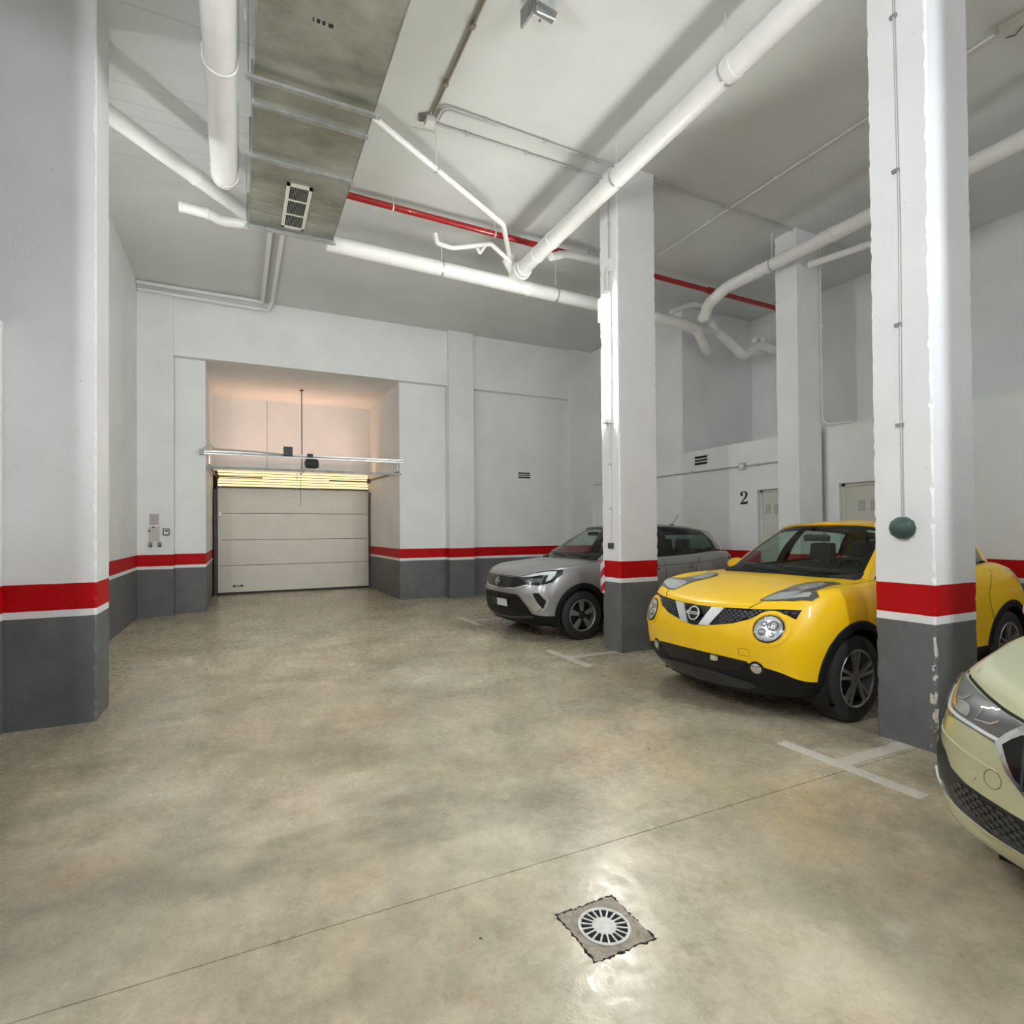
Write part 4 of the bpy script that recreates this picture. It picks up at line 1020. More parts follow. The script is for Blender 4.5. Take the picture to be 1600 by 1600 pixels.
Y['gh'] = [((-.27, 0, 1.05), (-1.0, 0, 1.525), .03, .02, .035), ((-.30, .35, 1.055), (-1.02, .30, 1.52), .03, .025, .04), ((-.43, .66, 1.07), (-1.08, .52, 1.49), .02, .045, .065),
 ((-.52, .715, 1.06), (-1.16, .56, 1.48), .02, .05, .08), ((-.95, .77, 1.07), (-1.38, .585, 1.495), .03, .05, .08), ((-1.35, .78, 1.08), (-1.52, .59, 1.50), .03, .05, .08), ((-1.43, .78, 1.08), (-1.58, .59, 1.50), .03, .05, .08),
 ((-2.05, .76, 1.12), (-2.0, .575, 1.475), .03, .05, .08), ((-2.45, .70, 1.16), (-2.35, .54, 1.43), .03, .05, .08), ((-2.85, .60, 1.06), (-2.60, .50, 1.39), .03, .05, .075), ((-3.03, .33, 1.05), (-2.72, .3, 1.39), .03, .03, .05), ((-3.06, 0, 1.05), (-2.75, 0, 1.40), .03, .02, .04)]
Y['regions'] = [(0, 2, 'ws'), (2, 3, 'paint'), (3, 5, 'sf'), (5, 6, 'black'), (6, 8, 'sr'), (8, 9, 'paint'), (9, 11, 'rw')]
yroot, yb, yg = make_car(Y)

# ---- grey crossover ----------------------------------------------------
G_ = dict(name='car', key='G', loc=(4.205, 7.195, 0), rz=pi + RD(2.7), paint=M['grey'], wb=2.604, hw=.885, tyre=(.335, .215, .205), Ra=.375, style='blade',
    archtrim=.06, trim_row=2, cabin=(-.50, -3.0), sidem=M['glassm'], ghc=-1.7, seats=(-1.45, -2.3), dash=-.28, mirror=(-.78, .80, 1.10), mirror_in=(-.85, 0, 1.43),
    label='grey crossover car with black wheel-arch trim parked behind the pillar with the tube lamp')
G_['net'] = [
 [(.72, 0, .22), (.82, 0, .34), (.83, 0, .50), (.85, 0, .66), (.80, 0, .90), (.77, 0, .925), (.75, 0, .935), (.74, 0, .94)],
 [(.68, .34, .22), (.77, .38, .34), (.79, .39, .46), (.81, .40, .66), (.74, .38, .91), (.70, .32, .945), (.68, .18, .955), (.67, 0, .96)],
 [(.57, .58, .22), (.66, .64, .33), (.68, .66, .38), (.69, .67, .66), (.58, .64, .93), (.53, .50, .975), (.51, .28, .99), (.50, 0, .995)],
 [(.44, .72, .23), (.50, .79, .31), (.515, .805, .355), (.49, .82, .68), (.36, .785, .965), (.32, .63, .995), (.30, .34, 1.02), (.29, 0, 1.03)],
 [(.2, .78, .23), (.2, .855, .31), (.2, .865, .355), (.16, .88, .74), (.08, .835, .99), (.06, .68, 1.01), (.05, .36, 1.045), (.05, 0, 1.055)],
 [(-.15, .79, .23), (-.15, .86, .31), (-.15, .87, .355), (-.15, .885, .76), (-.18, .84, 1.01), (-.2, .70, 1.04), (-.2, .4, 1.07), (-.2, 0, 1.08)],
 [(-.55, .79, .24), (-.55, .85, .32), (-.55, .862, .37), (-.55, .87, .74), (-.55, .81, 1.03), (-.55, .72, 1.07), (-.55, .4, 1.075), (-.55, 0, 1.075)],
 [(-1.3, .78, .25), (-1.3, .84, .33), (-1.3, .855, .38), (-1.3, .865, .75), (-1.3, .82, 1.05), (-1.3, .74, 1.08), (-1.3, .4, 1.08), (-1.3, 0, 1.08)],
 [(-2.0, .78, .25), (-2.0, .85, .33), (-2.0, .86, .38), (-2.0, .87, .78), (-2.0, .83, 1.07), (-2.0, .74, 1.10), (-2.0, .4, 1.10), (-2.0, 0, 1.10)],
 [(-2.6, .78, .25), (-2.6, .86, .33), (-2.6, .87, .38), (-2.6, .885, .80), (-2.6, .84, 1.10), (-2.6, .72, 1.14), (-2.6, .4, 1.12), (-2.6, 0, 1.12)],
 [(-3.0, .74, .26), (-3.04, .81, .36), (-3.06, .825, .44), (-3.06, .83, .80), (-3.0, .77, 1.10), (-2.96, .66, 1.14), (-2.92, .38, 1.12), (-2.92, 0, 1.12)],
 [(-3.26, .48, .28), (-3.30, .54, .40), (-3.33, .57, .50), (-3.32, .57, .84), (-3.22, .53, 1.08), (-3.16, .47, 1.12), (-3.12, .28, 1.12), (-3.12, 0, 1.12)],
 [(-3.30, 0, .28), (-3.35, 0, .40), (-3.37, 0, .52), (-3.36, 0, .84), (-3.26, 0, 1.08), (-3.22, 0, 1.10), (-3.18, 0, 1.11), (-3.16, 0, 1.12)]]
G_['gh'] = [((-.24, 0, 1.05), (-1.02, 0, 1.53), .03, .02, .035), ((-.27, .36, 1.055), (-1.04, .32, 1.525), .03, .025, .04), ((-.40, .68, 1.07), (-1.10, .54, 1.50), .02, .045, .065),
 ((-.50, .73, 1.05), (-1.18, .58, 1.50), .02, .05, .08), ((-.95, .78, 1.06), (-1.40, .61, 1.53), .03, .05, .08), ((-1.42, .79, 1.07), (-1.60, .62, 1.54), .03, .05, .08), ((-1.50, .79, 1.07), (-1.66, .62, 1.54), .03, .05, .08),
 ((-2.15, .78, 1.09), (-2.15, .61, 1.52), .03, .05, .08), ((-2.80, .70, 1.18), (-2.60, .57, 1.47), .03, .05, .08), ((-3.02, .64, 1.08), (-2.85, .54, 1.42), .03, .04, .07), ((-3.16, .35, 1.06), (-2.96, .32, 1.42), .03, .03, .05), ((-3.19, 0, 1.06), (-3.0, 0, 1.42), .03, .02, .04)]
G_['regions'] = [(0, 2, 'ws'), (2, 3, 'paint'), (3, 5, 'sf'), (5, 6, 'black'), (6, 8, 'sr'), (8, 9, 'paint'), (9, 11, 'rw')]
groot, gb, gg = make_car(G_)

# ---- pale green car ----------------------------------------------------
K = dict(name='car', key='K', loc=(3.33, .56, 0), rz=pi, paint=M['lime'], wb=2.68, hw=.905, tyre=(.325, .225, .215), Ra=.36, style='double',
    trim_row=0, cabin=(-.62, -3.0), sidem=M['glassm'], ghc=-1.7, seats=(-1.5, -2.3), dash=-.45, mirror=(-.72, .82, 1.02), mirror_in=(-1.0, 0, 1.33), ang=30,
    label='pale green car cut off by the right edge of the frame')
K['net'] = [
 [(.74, 0, .20), (.83, 0, .26), (.87, 0, .34), (.89, 0, .52), (.86, 0, .74), (.83, 0, .775), (.81, 0, .79), (.80, 0, .795)],
 [(.70, .34, .20), (.78, .385, .26), (.83, .41, .34), (.85, .43, .52), (.80, .42, .745), (.76, .36, .80), (.74, .2, .81), (.73, 0, .815)],
 [(.54, .60, .20), (.64, .68, .26), (.675, .71, .34), (.685, .722, .53), (.60, .695, .765), (.55, .56, .85), (.53, .3, .86), (.52, 0, .865)],
 [(.34, .76, .20), (.41, .83, .26), (.435, .855, .35), (.438, .868, .56), (.355, .812, .83), (.32, .65, .89), (.30, .36, .905), (.29, 0, .91)],
 [(.15, .82, .18), (.15, .88, .24), (.15, .895, .36), (.12, .905, .62), (.05, .84, .89), (.03, .68, .935), (.02, .36, .955), (.02, 0, .96)],
 [(-.2, .82, .18), (-.2, .88, .24), (-.2, .90, .36), (-.2, .905, .66), (-.24, .85, .93), (-.25, .70, .97), (-.25, .4, .99), (-.25, 0, 1.0)],
 [(-.7, .82, .19), (-.7, .88, .25), (-.7, .89, .38), (-.7, .895, .70), (-.7, .84, .96), (-.7, .74, 1.0), (-.7, .4, 1.0), (-.7, 0, 1.0)],
 [(-1.4, .82, .19), (-1.4, .88, .25), (-1.4, .89, .38), (-1.4, .895, .72), (-1.4, .85, .98), (-1.4, .76, 1.01), (-1.4, .4, 1.01), (-1.4, 0, 1.01)],
 [(-2.68, .82, .2), (-2.68, .88, .26), (-2.68, .895, .40), (-2.68, .905, .74), (-2.68, .85, 1.0), (-2.68, .74, 1.04), (-2.68, .4, 1.04), (-2.68, 0, 1.04)],
 [(-3.2, .74, .22), (-3.24, .80, .30), (-3.26, .82, .44), (-3.26, .83, .76), (-3.2, .76, 1.0), (-3.14, .64, 1.04), (-3.1, .36, 1.04), (-3.1, 0, 1.04)],
 [(-3.48, .45, .25), (-3.52, .52, .34), (-3.54, .54, .48), (-3.53, .54, .78), (-3.44, .5, 1.0), (-3.4, .44, 1.03), (-3.36, .25, 1.04), (-3.36, 0, 1.04)],
 [(-3.52, 0, .25), (-3.56, 0, .34), (-3.58, 0, .48), (-3.57, 0, .78), (-3.5, 0, 1.0), (-3.46, 0, 1.02), (-3.42, 0, 1.03), (-3.4, 0, 1.04)]]
K['gh'] = [((-.45, 0, .96), (-1.15, 0, 1.42), .03, .02, .035), ((-.48, .36, .965), (-1.17, .32, 1.415), .03, .025, .04), ((-.60, .70, .97), (-1.24, .54, 1.39), .02, .045, .065),
 ((-.72, .75, .96), (-1.32, .57, 1.38), .02, .05, .07), ((-1.1, .80, .97), (-1.5, .60, 1.41), .03, .05, .07), ((-1.55, .81, .98), (-1.72, .61, 1.42), .03, .05, .07), ((-1.63, .81, .98), (-1.78, .61, 1.42), .03, .05, .07),
 ((-2.35, .79, 1.0), (-2.3, .60, 1.39), .03, .05, .07), ((-2.95, .70, 1.03), (-2.8, .56, 1.33), .03, .05, .07), ((-3.25, .60, .98), (-3.0, .5, 1.28), .03, .05, .06), ((-3.38, .33, .98), (-3.1, .3, 1.28), .03, .03, .05), ((-3.4, 0, .98), (-3.14, 0, 1.28), .03, .02, .04)]
K['regions'] = [(0, 2, 'ws'), (2, 3, 'paint'), (3, 5, 'sf'), (5, 6, 'black'), (6, 8, 'sr'), (8, 9, 'paint'), (9, 11, 'rw')]
kroot, kb, kg = make_car(K)

# ---- surface details laid on the car bodies ------------------------------
def strip(P, w):
    """thin outline around a polyline"""
    L, R = [], []
    for i, p in enumerate(P):
        a = P[max(i - 1, 0)]; b = P[min(i + 1, len(P) - 1)]; d = V((b[0] - a[0], b[1] - a[1])).normalized()
        L.append((p[0] - d.y * w / 2, p[1] + d.x * w / 2)); R.append((p[0] + d.y * w / 2, p[1] - d.x * w / 2))
    return L + R[::-1]
def smoothline(P, n=5): return crline(P, n)
def both(fn, P, *a, **k):
    r1 = fn(P, *a, **k); return r1
def tiles(bvh, polys, ax, name, m, parent, off, th=.002, side=1):
    """many small raised pieces joined as one part"""
    b = MB()
    for P in polys:
        top, bot = [], []
        for u, w in P:
            o, d = {'x': (V((3, u, w)), V((-1, 0, 0))), 'y': (V((u, 3 * side, w)), V((0, -side, 0))), 'z': (V((u, w, 4)), V((0, 0, -1)))}[ax]
            h = bvh.ray_cast(o, d)
            if h[0] is None: break
            n = h[1].normalized(); n = n if n.dot(d) < 0 else -n
            top.append(h[0] + n * off); bot.append(h[0] + n * (off - th))
        if len(top) < len(P): continue
        k = len(P); b.add(top + bot, [tuple(range(k))] + [(i, (i + 1) % k, (i + 1) % k + k, i + k) for i in range(k)])
    return b.build(name, m, parent, kind='stuff')
def inside(p, P):
    c = False; j = len(P) - 1
    for i in range(len(P)):
        if (P[i][1] > p[1]) != (P[j][1] > p[1]) and p[0] < (P[j][0] - P[i][0]) * (p[1] - P[i][1]) / (P[j][1] - P[i][1]) + P[i][0]: c = not c
        j = i
    return c
def hexes(region, sx, sy, r, avoid=None):
    out = []; u0, u1 = min(p[0] for p in region), max(p[0] for p in region); v0, v1 = min(p[1] for p in region), max(p[1] for p in region)
    j = 0; v = v0
    while v < v1:
        u = u0 + (sx / 2 if j % 2 else 0)
        while u < u1:
            P = [(u + r * 1.25 * cos(pi / 3 * k), v + r * .8 * sin(pi / 3 * k)) for k in range(6)]
            if all(inside(p, region) for p in P) and not (avoid and any(inside(p, avoid) for p in P)): out.append(P)
            u += sx
        v += sy; j += 1
    return out
def disc(root, bvh, c, ax, r, name, m, off, dome=0, side=1, label=None): return patch(bvh, circ(c, r, 32), ax, name, m, root, off=off, step=r / 3, dome=dome, side=side, label=label)
def letters(txt, size, m, name, parent, mat4, thick=.0006, spacing=1.0):
    cu_ = bpy.data.curves.new('txt', 'FONT'); cu_.body = txt; cu_.size = size; cu_.extrude = thick; cu_.align_x = 'CENTER'; cu_.align_y = 'CENTER'; cu_.space_character = spacing
    o = bpy.data.objects.new('txt', cu_); COL.objects.link(o); dg = bpy.context.evaluated_depsgraph_get()
    me = bpy.data.meshes.new_from_object(o.evaluated_get(dg)); bpy.data.objects.remove(o); me.name = name
    me.materials.clear(); me.materials.append(m)
    q = bpy.data.objects.new(name, me); COL.objects.link(q); q.parent = parent; q.matrix_local = mat4; return q

def hit(bvh, u, w, ax='x', side=1):
    o, d = {'x': (V((3, u, w)), V((-1, 0, 0))), 'y': (V((u, 3 * side, w)), V((0, -side, 0))), 'z': (V((u, w, 4)), V((0, 0, -1)))}[ax]
    h = bvh.ray_cast(o, d); n = h[1].normalized(); return h[0], (n if n.dot(d) < 0 else -n)

# ===== yellow car
M['lampgrey'] = mat('lamp_housing_grey', (.11, .11, .108), .3, metal=.3)
M['markersilver'] = mat('marker_silver', (.72, .72, .70), .25, metal=.35, noise=.15, nscale=60)
M['chromesat'] = mat('bright_trim', (.88, .89, .90), .16, metal=.75)
R = yroot; B = yb
M['mesh'] = mat('grille_mesh_grey', (.035, .035, .04), .35, coat=.3)
halfg = [(0, .858), (.178, .857), (.366, .868), (.508, .872), (.64, .882), (.755, .885), (.748, .818), (.693, .848), (.62, .853), (.53, .838), (.461, .792), (.343, .749), (.206, .720), (.10, .702), (0, .692)]
gl = halfg[:-1] + [(0, .692)] + [(-u, v) for u, v in halfg[1:-1]][::-1]
gp_ = patch(B, gl, 'x', 'grille', M['gloss'], R, off=.003, step=.04)
tiles(B, hexes(gl, .040, .017, .0125, avoid=[(-.22, .6), (.22, .6), (.22, .95), (-.22, .95)]), 'x', 'grille_mesh', M['mesh'], gp_, .007)
for s in (1, -1):
    q = [(s * .150, .852), (s * .262, .858), (s * .150, .708), (s * .056, .700)]
    patch(B, q if s > 0 else q[::-1], 'x', 'chrome_bar', M['chromesat'], R, off=.016, th=.015, step=.05, smooth=False)
h, n = hit(B, 0, .787); n = V((n.x, 0, n.z)).normalized(); cc = h + n * .016
em = empty('emblem', cc, parent=R); em['label'] = 'round chrome ring emblem with lettered bar'
xx = V((0, 1, 0)); yy = n.cross(xx) * 1; 
if yy.z < 0: yy = -yy
EM = Matrix(((xx.x, yy.x, n.x, 0), (xx.y, yy.y, n.y, 0), (xx.z, yy.z, n.z, 0), (0, 0, 0, 1)))
em.matrix_local = Matrix.Translation(cc) @ EM
MB().lathe((0, 0, -.004), (0, 0, 1), [(.060, 0), (.062, .006), (.058, .011), (.050, .011), (.046, .006), (.046, 0)], 40, closed=True).build('ring', M['chrome'], em, smooth=True)
MB().lathe((0, 0, -.006), (0, 0, 1), [(.048, 0), (.048, .003), (0, .003)], 32).build('backing', M['gloss'], em)
MB().box((-.070, -.0135, .0), (.070, .0135, .012)).build('bar', M['chrome'], em, bevel=.002)
letters('NISSAN', .0235, M['black'], 'lettering', em, Matrix.Translation((0, 0, .0125)), spacing=1.1)
def lamp_round(s):
    c = (s * .612, .737)
    ci = circ(c, .118, 40); bz = patch(B, strip(ci + [ci[0]], .022), 'x', 'lamp_bezel', M['yellow'], R, off=.011, th=.012, step=.05)
    t = patch(B, circ(c, .098, 36), 'x', 'headlamp', M['gloss'], R, off=.010, step=.03)
    patch(B, circ(c, .088, 36), 'x', 'reflector', M['reflector'], t, off=.014, step=.025, dome=-.0)
    for (du, dv, r) in ((.028, .022, .036), (-.030, -.024, .026), (-.028, .034, .020), (.034, -.038, .018)):
        patch(B, circ((c[0] + s * du, c[1] + dv), r, 20), 'x', 'bulb_ring', M['lampdark'], t, off=.016, step=.03)
        patch(B, circ((c[0] + s * du, c[1] + dv), r * .72, 20), 'x', 'bulb', M['chrome'], t, off=.0175, step=.02, dome=.006)
    patch(B, circ(c, .090, 36), 'x', 'lens', M['lens'], t, off=.020, step=.02, dome=.016)
lamp_round(1); lamp_round(-1)
tl = [(.565, .455), (.44, .455), (.30, .462), (.12, .445), (-.02, .465), (-.10, .52), (-.15, .60), (-.13, .68), (-.03, .655), (.10, .665), (.20, .68), (.29, .72), (.335, .79), (.40, .775), (.494, .69), (.553, .585), (.58, .52)]
tl2 = [(.55, .475), (.44, .475), (.36, .50), (.30, .57), (.30, .66), (.36, .745), (.40, .75), (.47, .68), (.535, .58), (.56, .52)]
for s in (1, -1):
    P = [(x, s * y) for x, y in tl]; P = P if s > 0 else P[::-1]
    t = patch(B, P, 'z', 'turn_lamp', M['lampgrey'], R, off=.004, step=.035)
    P2 = [(x, s * y) for x, y in tl2]; patch(B, P2 if s > 0 else P2[::-1], 'z', 'side_marker', M['markersilver'], t, off=.008, step=.03)
    P3 = [(x, s * y) for x, y in [(.14, .475), (.0, .50), (-.09, .56), (-.03, .62), (.12, .62), (.20, .57)]]
    patch(B, P3 if s > 0 else P3[::-1], 'z', 'side_marker', M['markersilver'], t, off=.008, step=.03)
    patch(B, P, 'z', 'lens', M['lens'], t, off=.012, step=.035)
    # bumper openings and fog lamps
    patch(B, circ((s * .53, .428), .055, 24), 'x', 'fog_bezel', M['gloss'], R, off=.004, step=.03)
    t = patch(B, circ((s * .53, .430), .038, 24), 'x', 'fog_lamp', M['reflector'], R, off=.012, step=.02, dome=.01)
    # hood seam
    sp_ = smoothline([(s * .44, .873), (s * .47, .90), (s * .50, .928)], 4)
    patch(B, strip(sp_, .006), 'x', 'bonnet_seam', M['dark'], R, off=.0012, th=.002, step=.05)
    P = smoothline([(-.19, s * .71), (-.22, s * .76), (-.34, s * .77), (-.5, s * .74)], 4)
    patch(B, strip(P, .007), 'z', 'bonnet_seam', M['dark'], R, off=.0012, th=.002, step=.06)
up = [(-.47, .47), (-.40, .40), (-.30, .36), (-.15, .375), (0, .365), (.15, .375), (.30, .36), (.40, .40), (.47, .47), (.30, .478), (0, .483), (-.30, .478)]
patch(B, up[::-1], 'x', 'lower_grille', M['gloss'], R, off=.003, step=.04)
lo = [(-.50, .30), (-.34, .33), (-.12, .345), (.12, .345), (.34, .33), (.50, .30), (.44, .255), (.2, .235), (-.2, .235), (-.44, .255)]
patch(B, smoothpoly(lo[::-1], 3), 'x', 'skid_plate', mat('dark_grey_gloss', (.014, .015, .017), .25, coat=.2), R, off=.012, th=.012, step=.04)
h, n = hit(B, .20, .452)
MB().box((h.x - .01, .175, .434), (h.x + .035, .222, .474)).build('tow_hook_light', mat('cream_plastic', (.62, .58, .40), .4), R, bevel=.006)
MB().box((h.x - .01, .168, .470), (h.x + .025, .230, .480)).build('hook_bracket', M['black'], R)
patch(B, strip([(.402, .513), (.402, .560), (.412, .566), (.480, .566), (.488, .558), (.486, .513), (.402, .513)], .004), 'x', 'tow_cover_seam', mat('yellow_seam', (.30, .17, .01), .5), R, off=.001, th=.002, step=.05)
# wipers and cowl
for y0, y1 in ((.50, -.02), (-.06, -.52)):
    pts = []
    for k in range(7):
        y = y0 + (y1 - y0) * k / 6; hh = yg.ray_cast(V((2, y, 1.115 + .02 * (k / 6))), V((-1, 0, 0)))
        if hh[0]: pts.append(hh[0] + V((.018, 0, .012)))
    if len(pts) > 2: MB().tube(pts, .007, 6).build('wiper', M['black'], R)
# side details
for s in (1, -1):
    for P, w in (([(-.62, .38), (-.60, .70), (-.63, 1.02)], .007), ([(-1.50, .38), (-1.50, 1.05)], .007), ([(-2.18, .62), (-2.12, .85), (-2.25, 1.08)], .007)):
        patch(B, strip(smoothline(P, 6), w), 'y', 'door_seam', M['dark'], R, off=.001, th=.002, step=.1, side=s)
    for xa in (-1.36,): patch(B, smoothpoly([(xa - .10, .925), (xa + .08, .925), (xa + .09, .95), (xa - .10, .955)], 2), 'y', 'door_handle', M['yellow'], R, off=.03, th=.02, step=.05, side=s)
    P = [(-3.02, .90), (-2.86, 1.0), (-2.80, 1.06), (-2.95, 1.08), (-3.10, .98)]
    patch(B, P, 'y', 'tail_lamp', mat('tail_lamp_pale', (.70, .62, .62), .25, coat=.3) if s > 0 else bpy.data.materials['tail_lamp_pale'], R, off=.018, step=.05, side=s)
patch(yg, [(.42, 1.462), (.50, 1.452), (.50, 1.470), (.42, 1.480)], 'x', 'sticker', M['platew'], R, off=-.004, th=.001, step=.05)

# ===== grey car
R = groot; B = gb
M['satin'] = mat('satin_silver', (.55, .56, .57), .3, metal=.85)
G1 = [(0, .858), (.30, .856), (.437, .857), (.50, .825), (.60, .775), (.62, .765), (.55, .745), (.40, .715), (.20, .700), (0, .696)]
gl = G1 + [(-u, v) for u, v in G1[1:-1]][::-1]
gp_ = patch(B, gl, 'x', 'grille', M['gloss'], R, off=.003, step=.05)
patch(B, strip([(-.60, .762), (-.40, .708), (-.2, .695), (0, .691), (.2, .695), (.40, .708), (.60, .762)], .012), 'x', 'chrome_strip', M['chrome'], R, off=.008, step=.05)
patch(B, strip([(-.44, .866), (0, .868), (.44, .866)], .008), 'x', 'bonnet_seam', M['dark'], R, off=.001, th=.002, step=.05)
h, n = hit(B, 0, .778); n = V((n.x, 0, n.z)).normalized(); cc = h + n * .012; yy = n.cross(V((0, 1, 0))); yy = yy if yy.z > 0 else -yy
em = empty('emblem', cc, parent=R); em['label'] = 'round chrome ring emblem crossed by a lightning bolt'
em.matrix_local = Matrix.Translation(cc) @ Matrix(((0, yy.x, n.x, 0), (1, yy.y, n.y, 0), (0, yy.z, n.z, 0), (0, 0, 0, 1)))
MB().lathe((0, 0, 0), (0, 0, 1), [(.056, 0), (.057, .008), (.050, .010), (.047, .006), (.047, 0)], 36, closed=True).build('ring', M['chrome'], em, smooth=True)
MB().prism([(-.060, .006), (-.002, .006), (-.014, -.016), (.060, -.004), (.004, -.004), (.016, .018)][::-1], lambda u, v, h: (u, v, .002 + h), .006).build('bolt', M['chrome'], em)
hl = [(.437, .856), (.53, .895), (.64, .930), (.745, .955), (.815, .967), (.835, .900), (.812, .800), (.735, .757), (.62, .765), (.53, .805)]
for s in (1, -1):
    f = (lambda P: P if s > 0 else mir(P))
    # the lamp wraps the corner: lay it from the front for the inner part, the side for the outer part
    t = patch(B, f(hl), 'x', 'headlamp', M['gloss'], R, off=.004, step=.025)
    patch(B, f([(.455, .855), (.62, .912), (.74, .938), (.795, .945), (.805, .90), (.795, .83), (.765, .81), (.762, .895), (.70, .893), (.60, .872)]), 'x', 'light_strip', M['drl'], t, off=.009, step=.025)
    patch(B, f([(.54, .82), (.66, .85), (.74, .86), (.735, .80), (.64, .79)]), 'x', 'projector', M['lampdark'], t, off=.008, step=.03)
    patch(B, f(circ((.70, .825), .018, 14)), 'x', 'bulb', M['chrome'], t, off=.013, step=.02)
    patch(B, f(hl), 'x', 'lens', M['lens'], t, off=.014, step=.04)
    patch(B, f([(.485, .655), (.672, .663), (.768, .465), (.705, .415)]), 'x', 'silver_blade', M['satin'], R, off=.010, step=.03)
    patch(B, f([(.680, .660), (.742, .664), (.80, .560), (.782, .462), (.762, .467)]), 'x', 'air_slot', M['dark'], R, off=.004, step=.03)
    patch(B, f(strip([(.750, .660), (.795, .618), (.812, .555), (.795, .470), (.765, .425)], .012)), 'x', 'slot_rim', M['satin'], R, off=.010, step=.04)
    for P, w in (([(-.62, .38), (-.60, .70), (-.63, 1.02)], .007), ([(-1.55, .38), (-1.55, 1.05)], .007), ([(-2.22, .66), (-2.16, .85), (-2.28, 1.08)], .007)):
        patch(B, strip(smoothline(P, 6), w), 'y', 'door_seam', M['dark'], R, off=.001, th=.002, step=.1, side=s)
    patch(B, strip(smoothline([(-.75, .985), (-1.5, .96), (-2.3, .985), (-2.9, 1.04)], 6), .010), 'y', 'waist_line', M['lampdark'], R, off=.002, th=.002, step=.1, side=s)
    for xa in (-1.40, -2.08):
        patch(B, smoothpoly([(xa - .10, .92), (xa + .08, .92), (xa + .09, .945), (xa - .10, .95)], 2), 'y', 'door_handle', M['grey'], R, off=.032, th=.02, step=.05, side=s)
        patch(B, circ((xa, .93), .045, 16, .03), 'y', 'handle_recess', M['black'], R, off=.002, th=.002, step=.05, side=s)
    patch(B, smoothpoly([(-3.24, .98), (-3.02, 1.0), (-2.96, 1.05), (-3.18, 1.07)], 3), 'y', 'tail_lamp', M['gloss'], R, off=.012, step=.05, side=s)
ig = [(-.60, .48), (-.50, .60), (-.437, .628), (0, .632), (.437, .628), (.50, .60), (.60, .48), (.665, .372), (.40, .330), (0, .318), (-.40, .330), (-.665, .372)][::-1]
ip = patch(B, ig, 'x', 'lower_grille', M['cladding'], R, off=.004, step=.04)
for z in (.44, .50, .56): patch(B, strip([(-.50, z + .01), (0, z), (.50, z + .01)], .014), 'x', 'grille_rib', M['cladding'], ip, off=.012, step=.06)
patch(B, strip([(-.66, .345), (-.3, .305), (0, .298), (.3, .305), (.66, .345)], .03), 'x', 'lip_strip', mat('dark_lip', (.05, .05, .052), .35), R, off=.014, th=.014, step=.05)
pl_ = patch(B, [(-.24, .435), (.24, .435), (.24, .55), (-.24, .55)], 'x', 'number_plate', M['black'], R, off=.012, step=.05)
patch(B, [(-.03, .442), (.225, .442), (.225, .544), (-.03, .544)], 'x', 'plate_face', M['platew'], pl_, off=.016, step=.05)
for y0, y1 in ((.52, .0), (-.02, -.52)):
    pts = []
    for k in range(7):
        y = y0 + (y1 - y0) * k / 6; hh = gg.ray_cast(V((2, y, 1.115 + .03 * (k / 6))), V((-1, 0, 0)))
        if hh[0]: pts.append(hh[0] + V((.018, 0, .012)))
    if len(pts) > 2: MB().tube(pts, .008, 6).build('wiper', M['black'], R)
MB().tube([(-2.55, 0, 1.575), (-2.70, 0, 1.74)], .004, 6).build('antenna', M['black'], R)
MB().lathe((-2.54, 0, 1.555), (0, 0, 1), [(.05, 0), (.04, .02), (.012, .035)], 12).build('antenna_base', M['black'], R)

# ===== pale green car
R = kroot; B = kb
def fm(P, s): return [(s * u, v) for u, v in P] if s > 0 else [(s * u, v) for u, v in P][::-1]
lamp_ = [(.435, .780), (.53, .795), (.617, .808), (.72, .826), (.80, .838), (.838, .795), (.842, .72), (.825, .680), (.716, .700), (.604, .700), (.515, .690), (.485, .715), (.46, .745)][::-1]
gr_out = [(0, .79), (.30, .788), (.436, .776), (.480, .738), (.512, .697), (.488, .650), (.464, .612), (.40, .555), (.30, .52), (0, .51)]
gr_in = [(0, .765), (.30, .763), (.425, .750), (.455, .728), (.484, .698), (.462, .648), (.436, .605), (.38, .565), (.29, .54), (0, .53)]
go = gr_out + [(-u, v) for u, v in gr_out[1:-1]][::-1]; gi = gr_in + [(-u, v) for u, v in gr_in[1:-1]][::-1]
g0 = patch(B, go, 'x', 'grille_surround', M['chrome'], R, off=.016, th=.016, step=.04)
g1 = patch(B, gi, 'x', 'grille', M['gloss'], R, off=.019, step=.04)
for k in range(-9, 10):
    y = k * .045; z0, z1 = (.55, .75)
    if abs(y) < .42: patch(B, strip([(y, .575 if abs(y) > .3 else .55), (y, .735)], .008), 'x', 'grille_bar', M['mesh'], g1, off=.030, th=.01, step=.1)
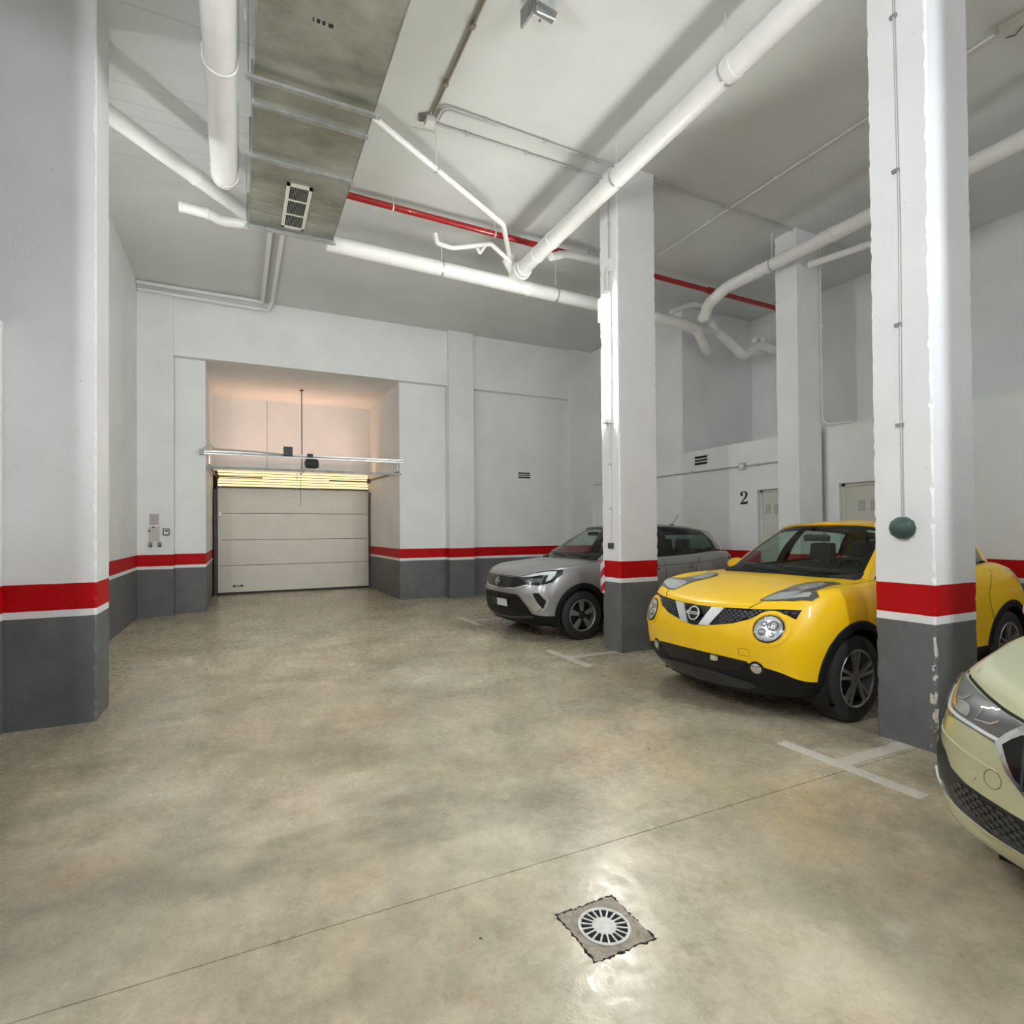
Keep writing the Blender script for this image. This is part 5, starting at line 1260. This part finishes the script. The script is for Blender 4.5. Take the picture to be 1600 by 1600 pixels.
for s in (1, -1):
    t = patch(B, fm(lamp_, -s), 'x', 'headlamp', M['lampdark'], R, off=.004, step=.03)
    patch(B, fm(strip(smoothline([(.50, .705), (.62, .712), (.74, .716), (.80, .735), (.815, .79)], 4), .012), -s), 'x', 'light_strip', M['drl'], t, off=.009, step=.04)
    patch(B, fm(strip([(.60, .775), (.62, .735), (.55, .745), (.52, .765)], .005), -s), 'x', 'light_line', M['chrome'], t, off=.009, step=.04)
    patch(B, fm(strip([(.79, .82), (.76, .77), (.71, .775), (.68, .80)], .006), -s), 'x', 'light_line', M['chrome'], t, off=.009, step=.04)
    patch(B, fm(smoothpoly([(.66, .73), (.74, .735), (.77, .76), (.72, .77), (.66, .765)], 2), -s), 'x', 'projector', M['reflector'], t, off=.008, step=.04)
    patch(B, fm(lamp_, -s), 'x', 'lens', M['lens'], t, off=.013, step=.03)
    patch(B, fm(strip([(.80, .846), (.72, .834), (.617, .815), (.53, .801), (.430, .788)], .008), -s), 'x', 'bonnet_seam', M['dark'], R, off=.002, th=.003, step=.05)
    slot = [(.862, .600), (.80, .588), (.745, .565), (.70, .520), (.625, .498), (.509, .486), (.40, .470), (0, .455), (0, .345), (.425, .352), (.534, .362), (.664, .385), (.80, .430), (.845, .475)]
    t = patch(B, fm(slot, s), 'x', 'air_intake', M['black'], R, off=.003, step=.03)
    tiles(B, hexes(fm([(0, .35), (.42, .355), (.60, .38), (.72, .43), (.68, .50), (.40, .465), (0, .45)], s), .036, .016, .011), 'x', 'intake_mesh', M['mesh'], t, .008)
    patch(B, fm(strip([(.82, .455), (.79, .425), (.664, .380), (.534, .358), (.425, .347), (0, .340)], .010), s), 'x', 'chrome_strip', M['chrome'], R, off=.012, th=.012, step=.05)
    patch(B, fm(strip([(.86, .625), (.78, .622), (.66, .612), (.50, .600)], .006), s), 'x', 'bumper_crease', mat('green_crease', (.66, .66, .48), .3, metal=.35) if s > 0 else bpy.data.materials['green_crease'], R, off=.004, th=.004, step=.05)
    patch(B, circ((s * .60, .545), .018, 16), 'x', 'parking_sensor', M['lime'], R, off=.004, step=.03)
patch(B, strip(circ((-.52, .565), .032, 24) + [(-.488, .565)], .003), 'x', 'tow_cover_seam', mat('green_seam', (.17, .17, .09), .5), R, off=.001, th=.002, step=.05)
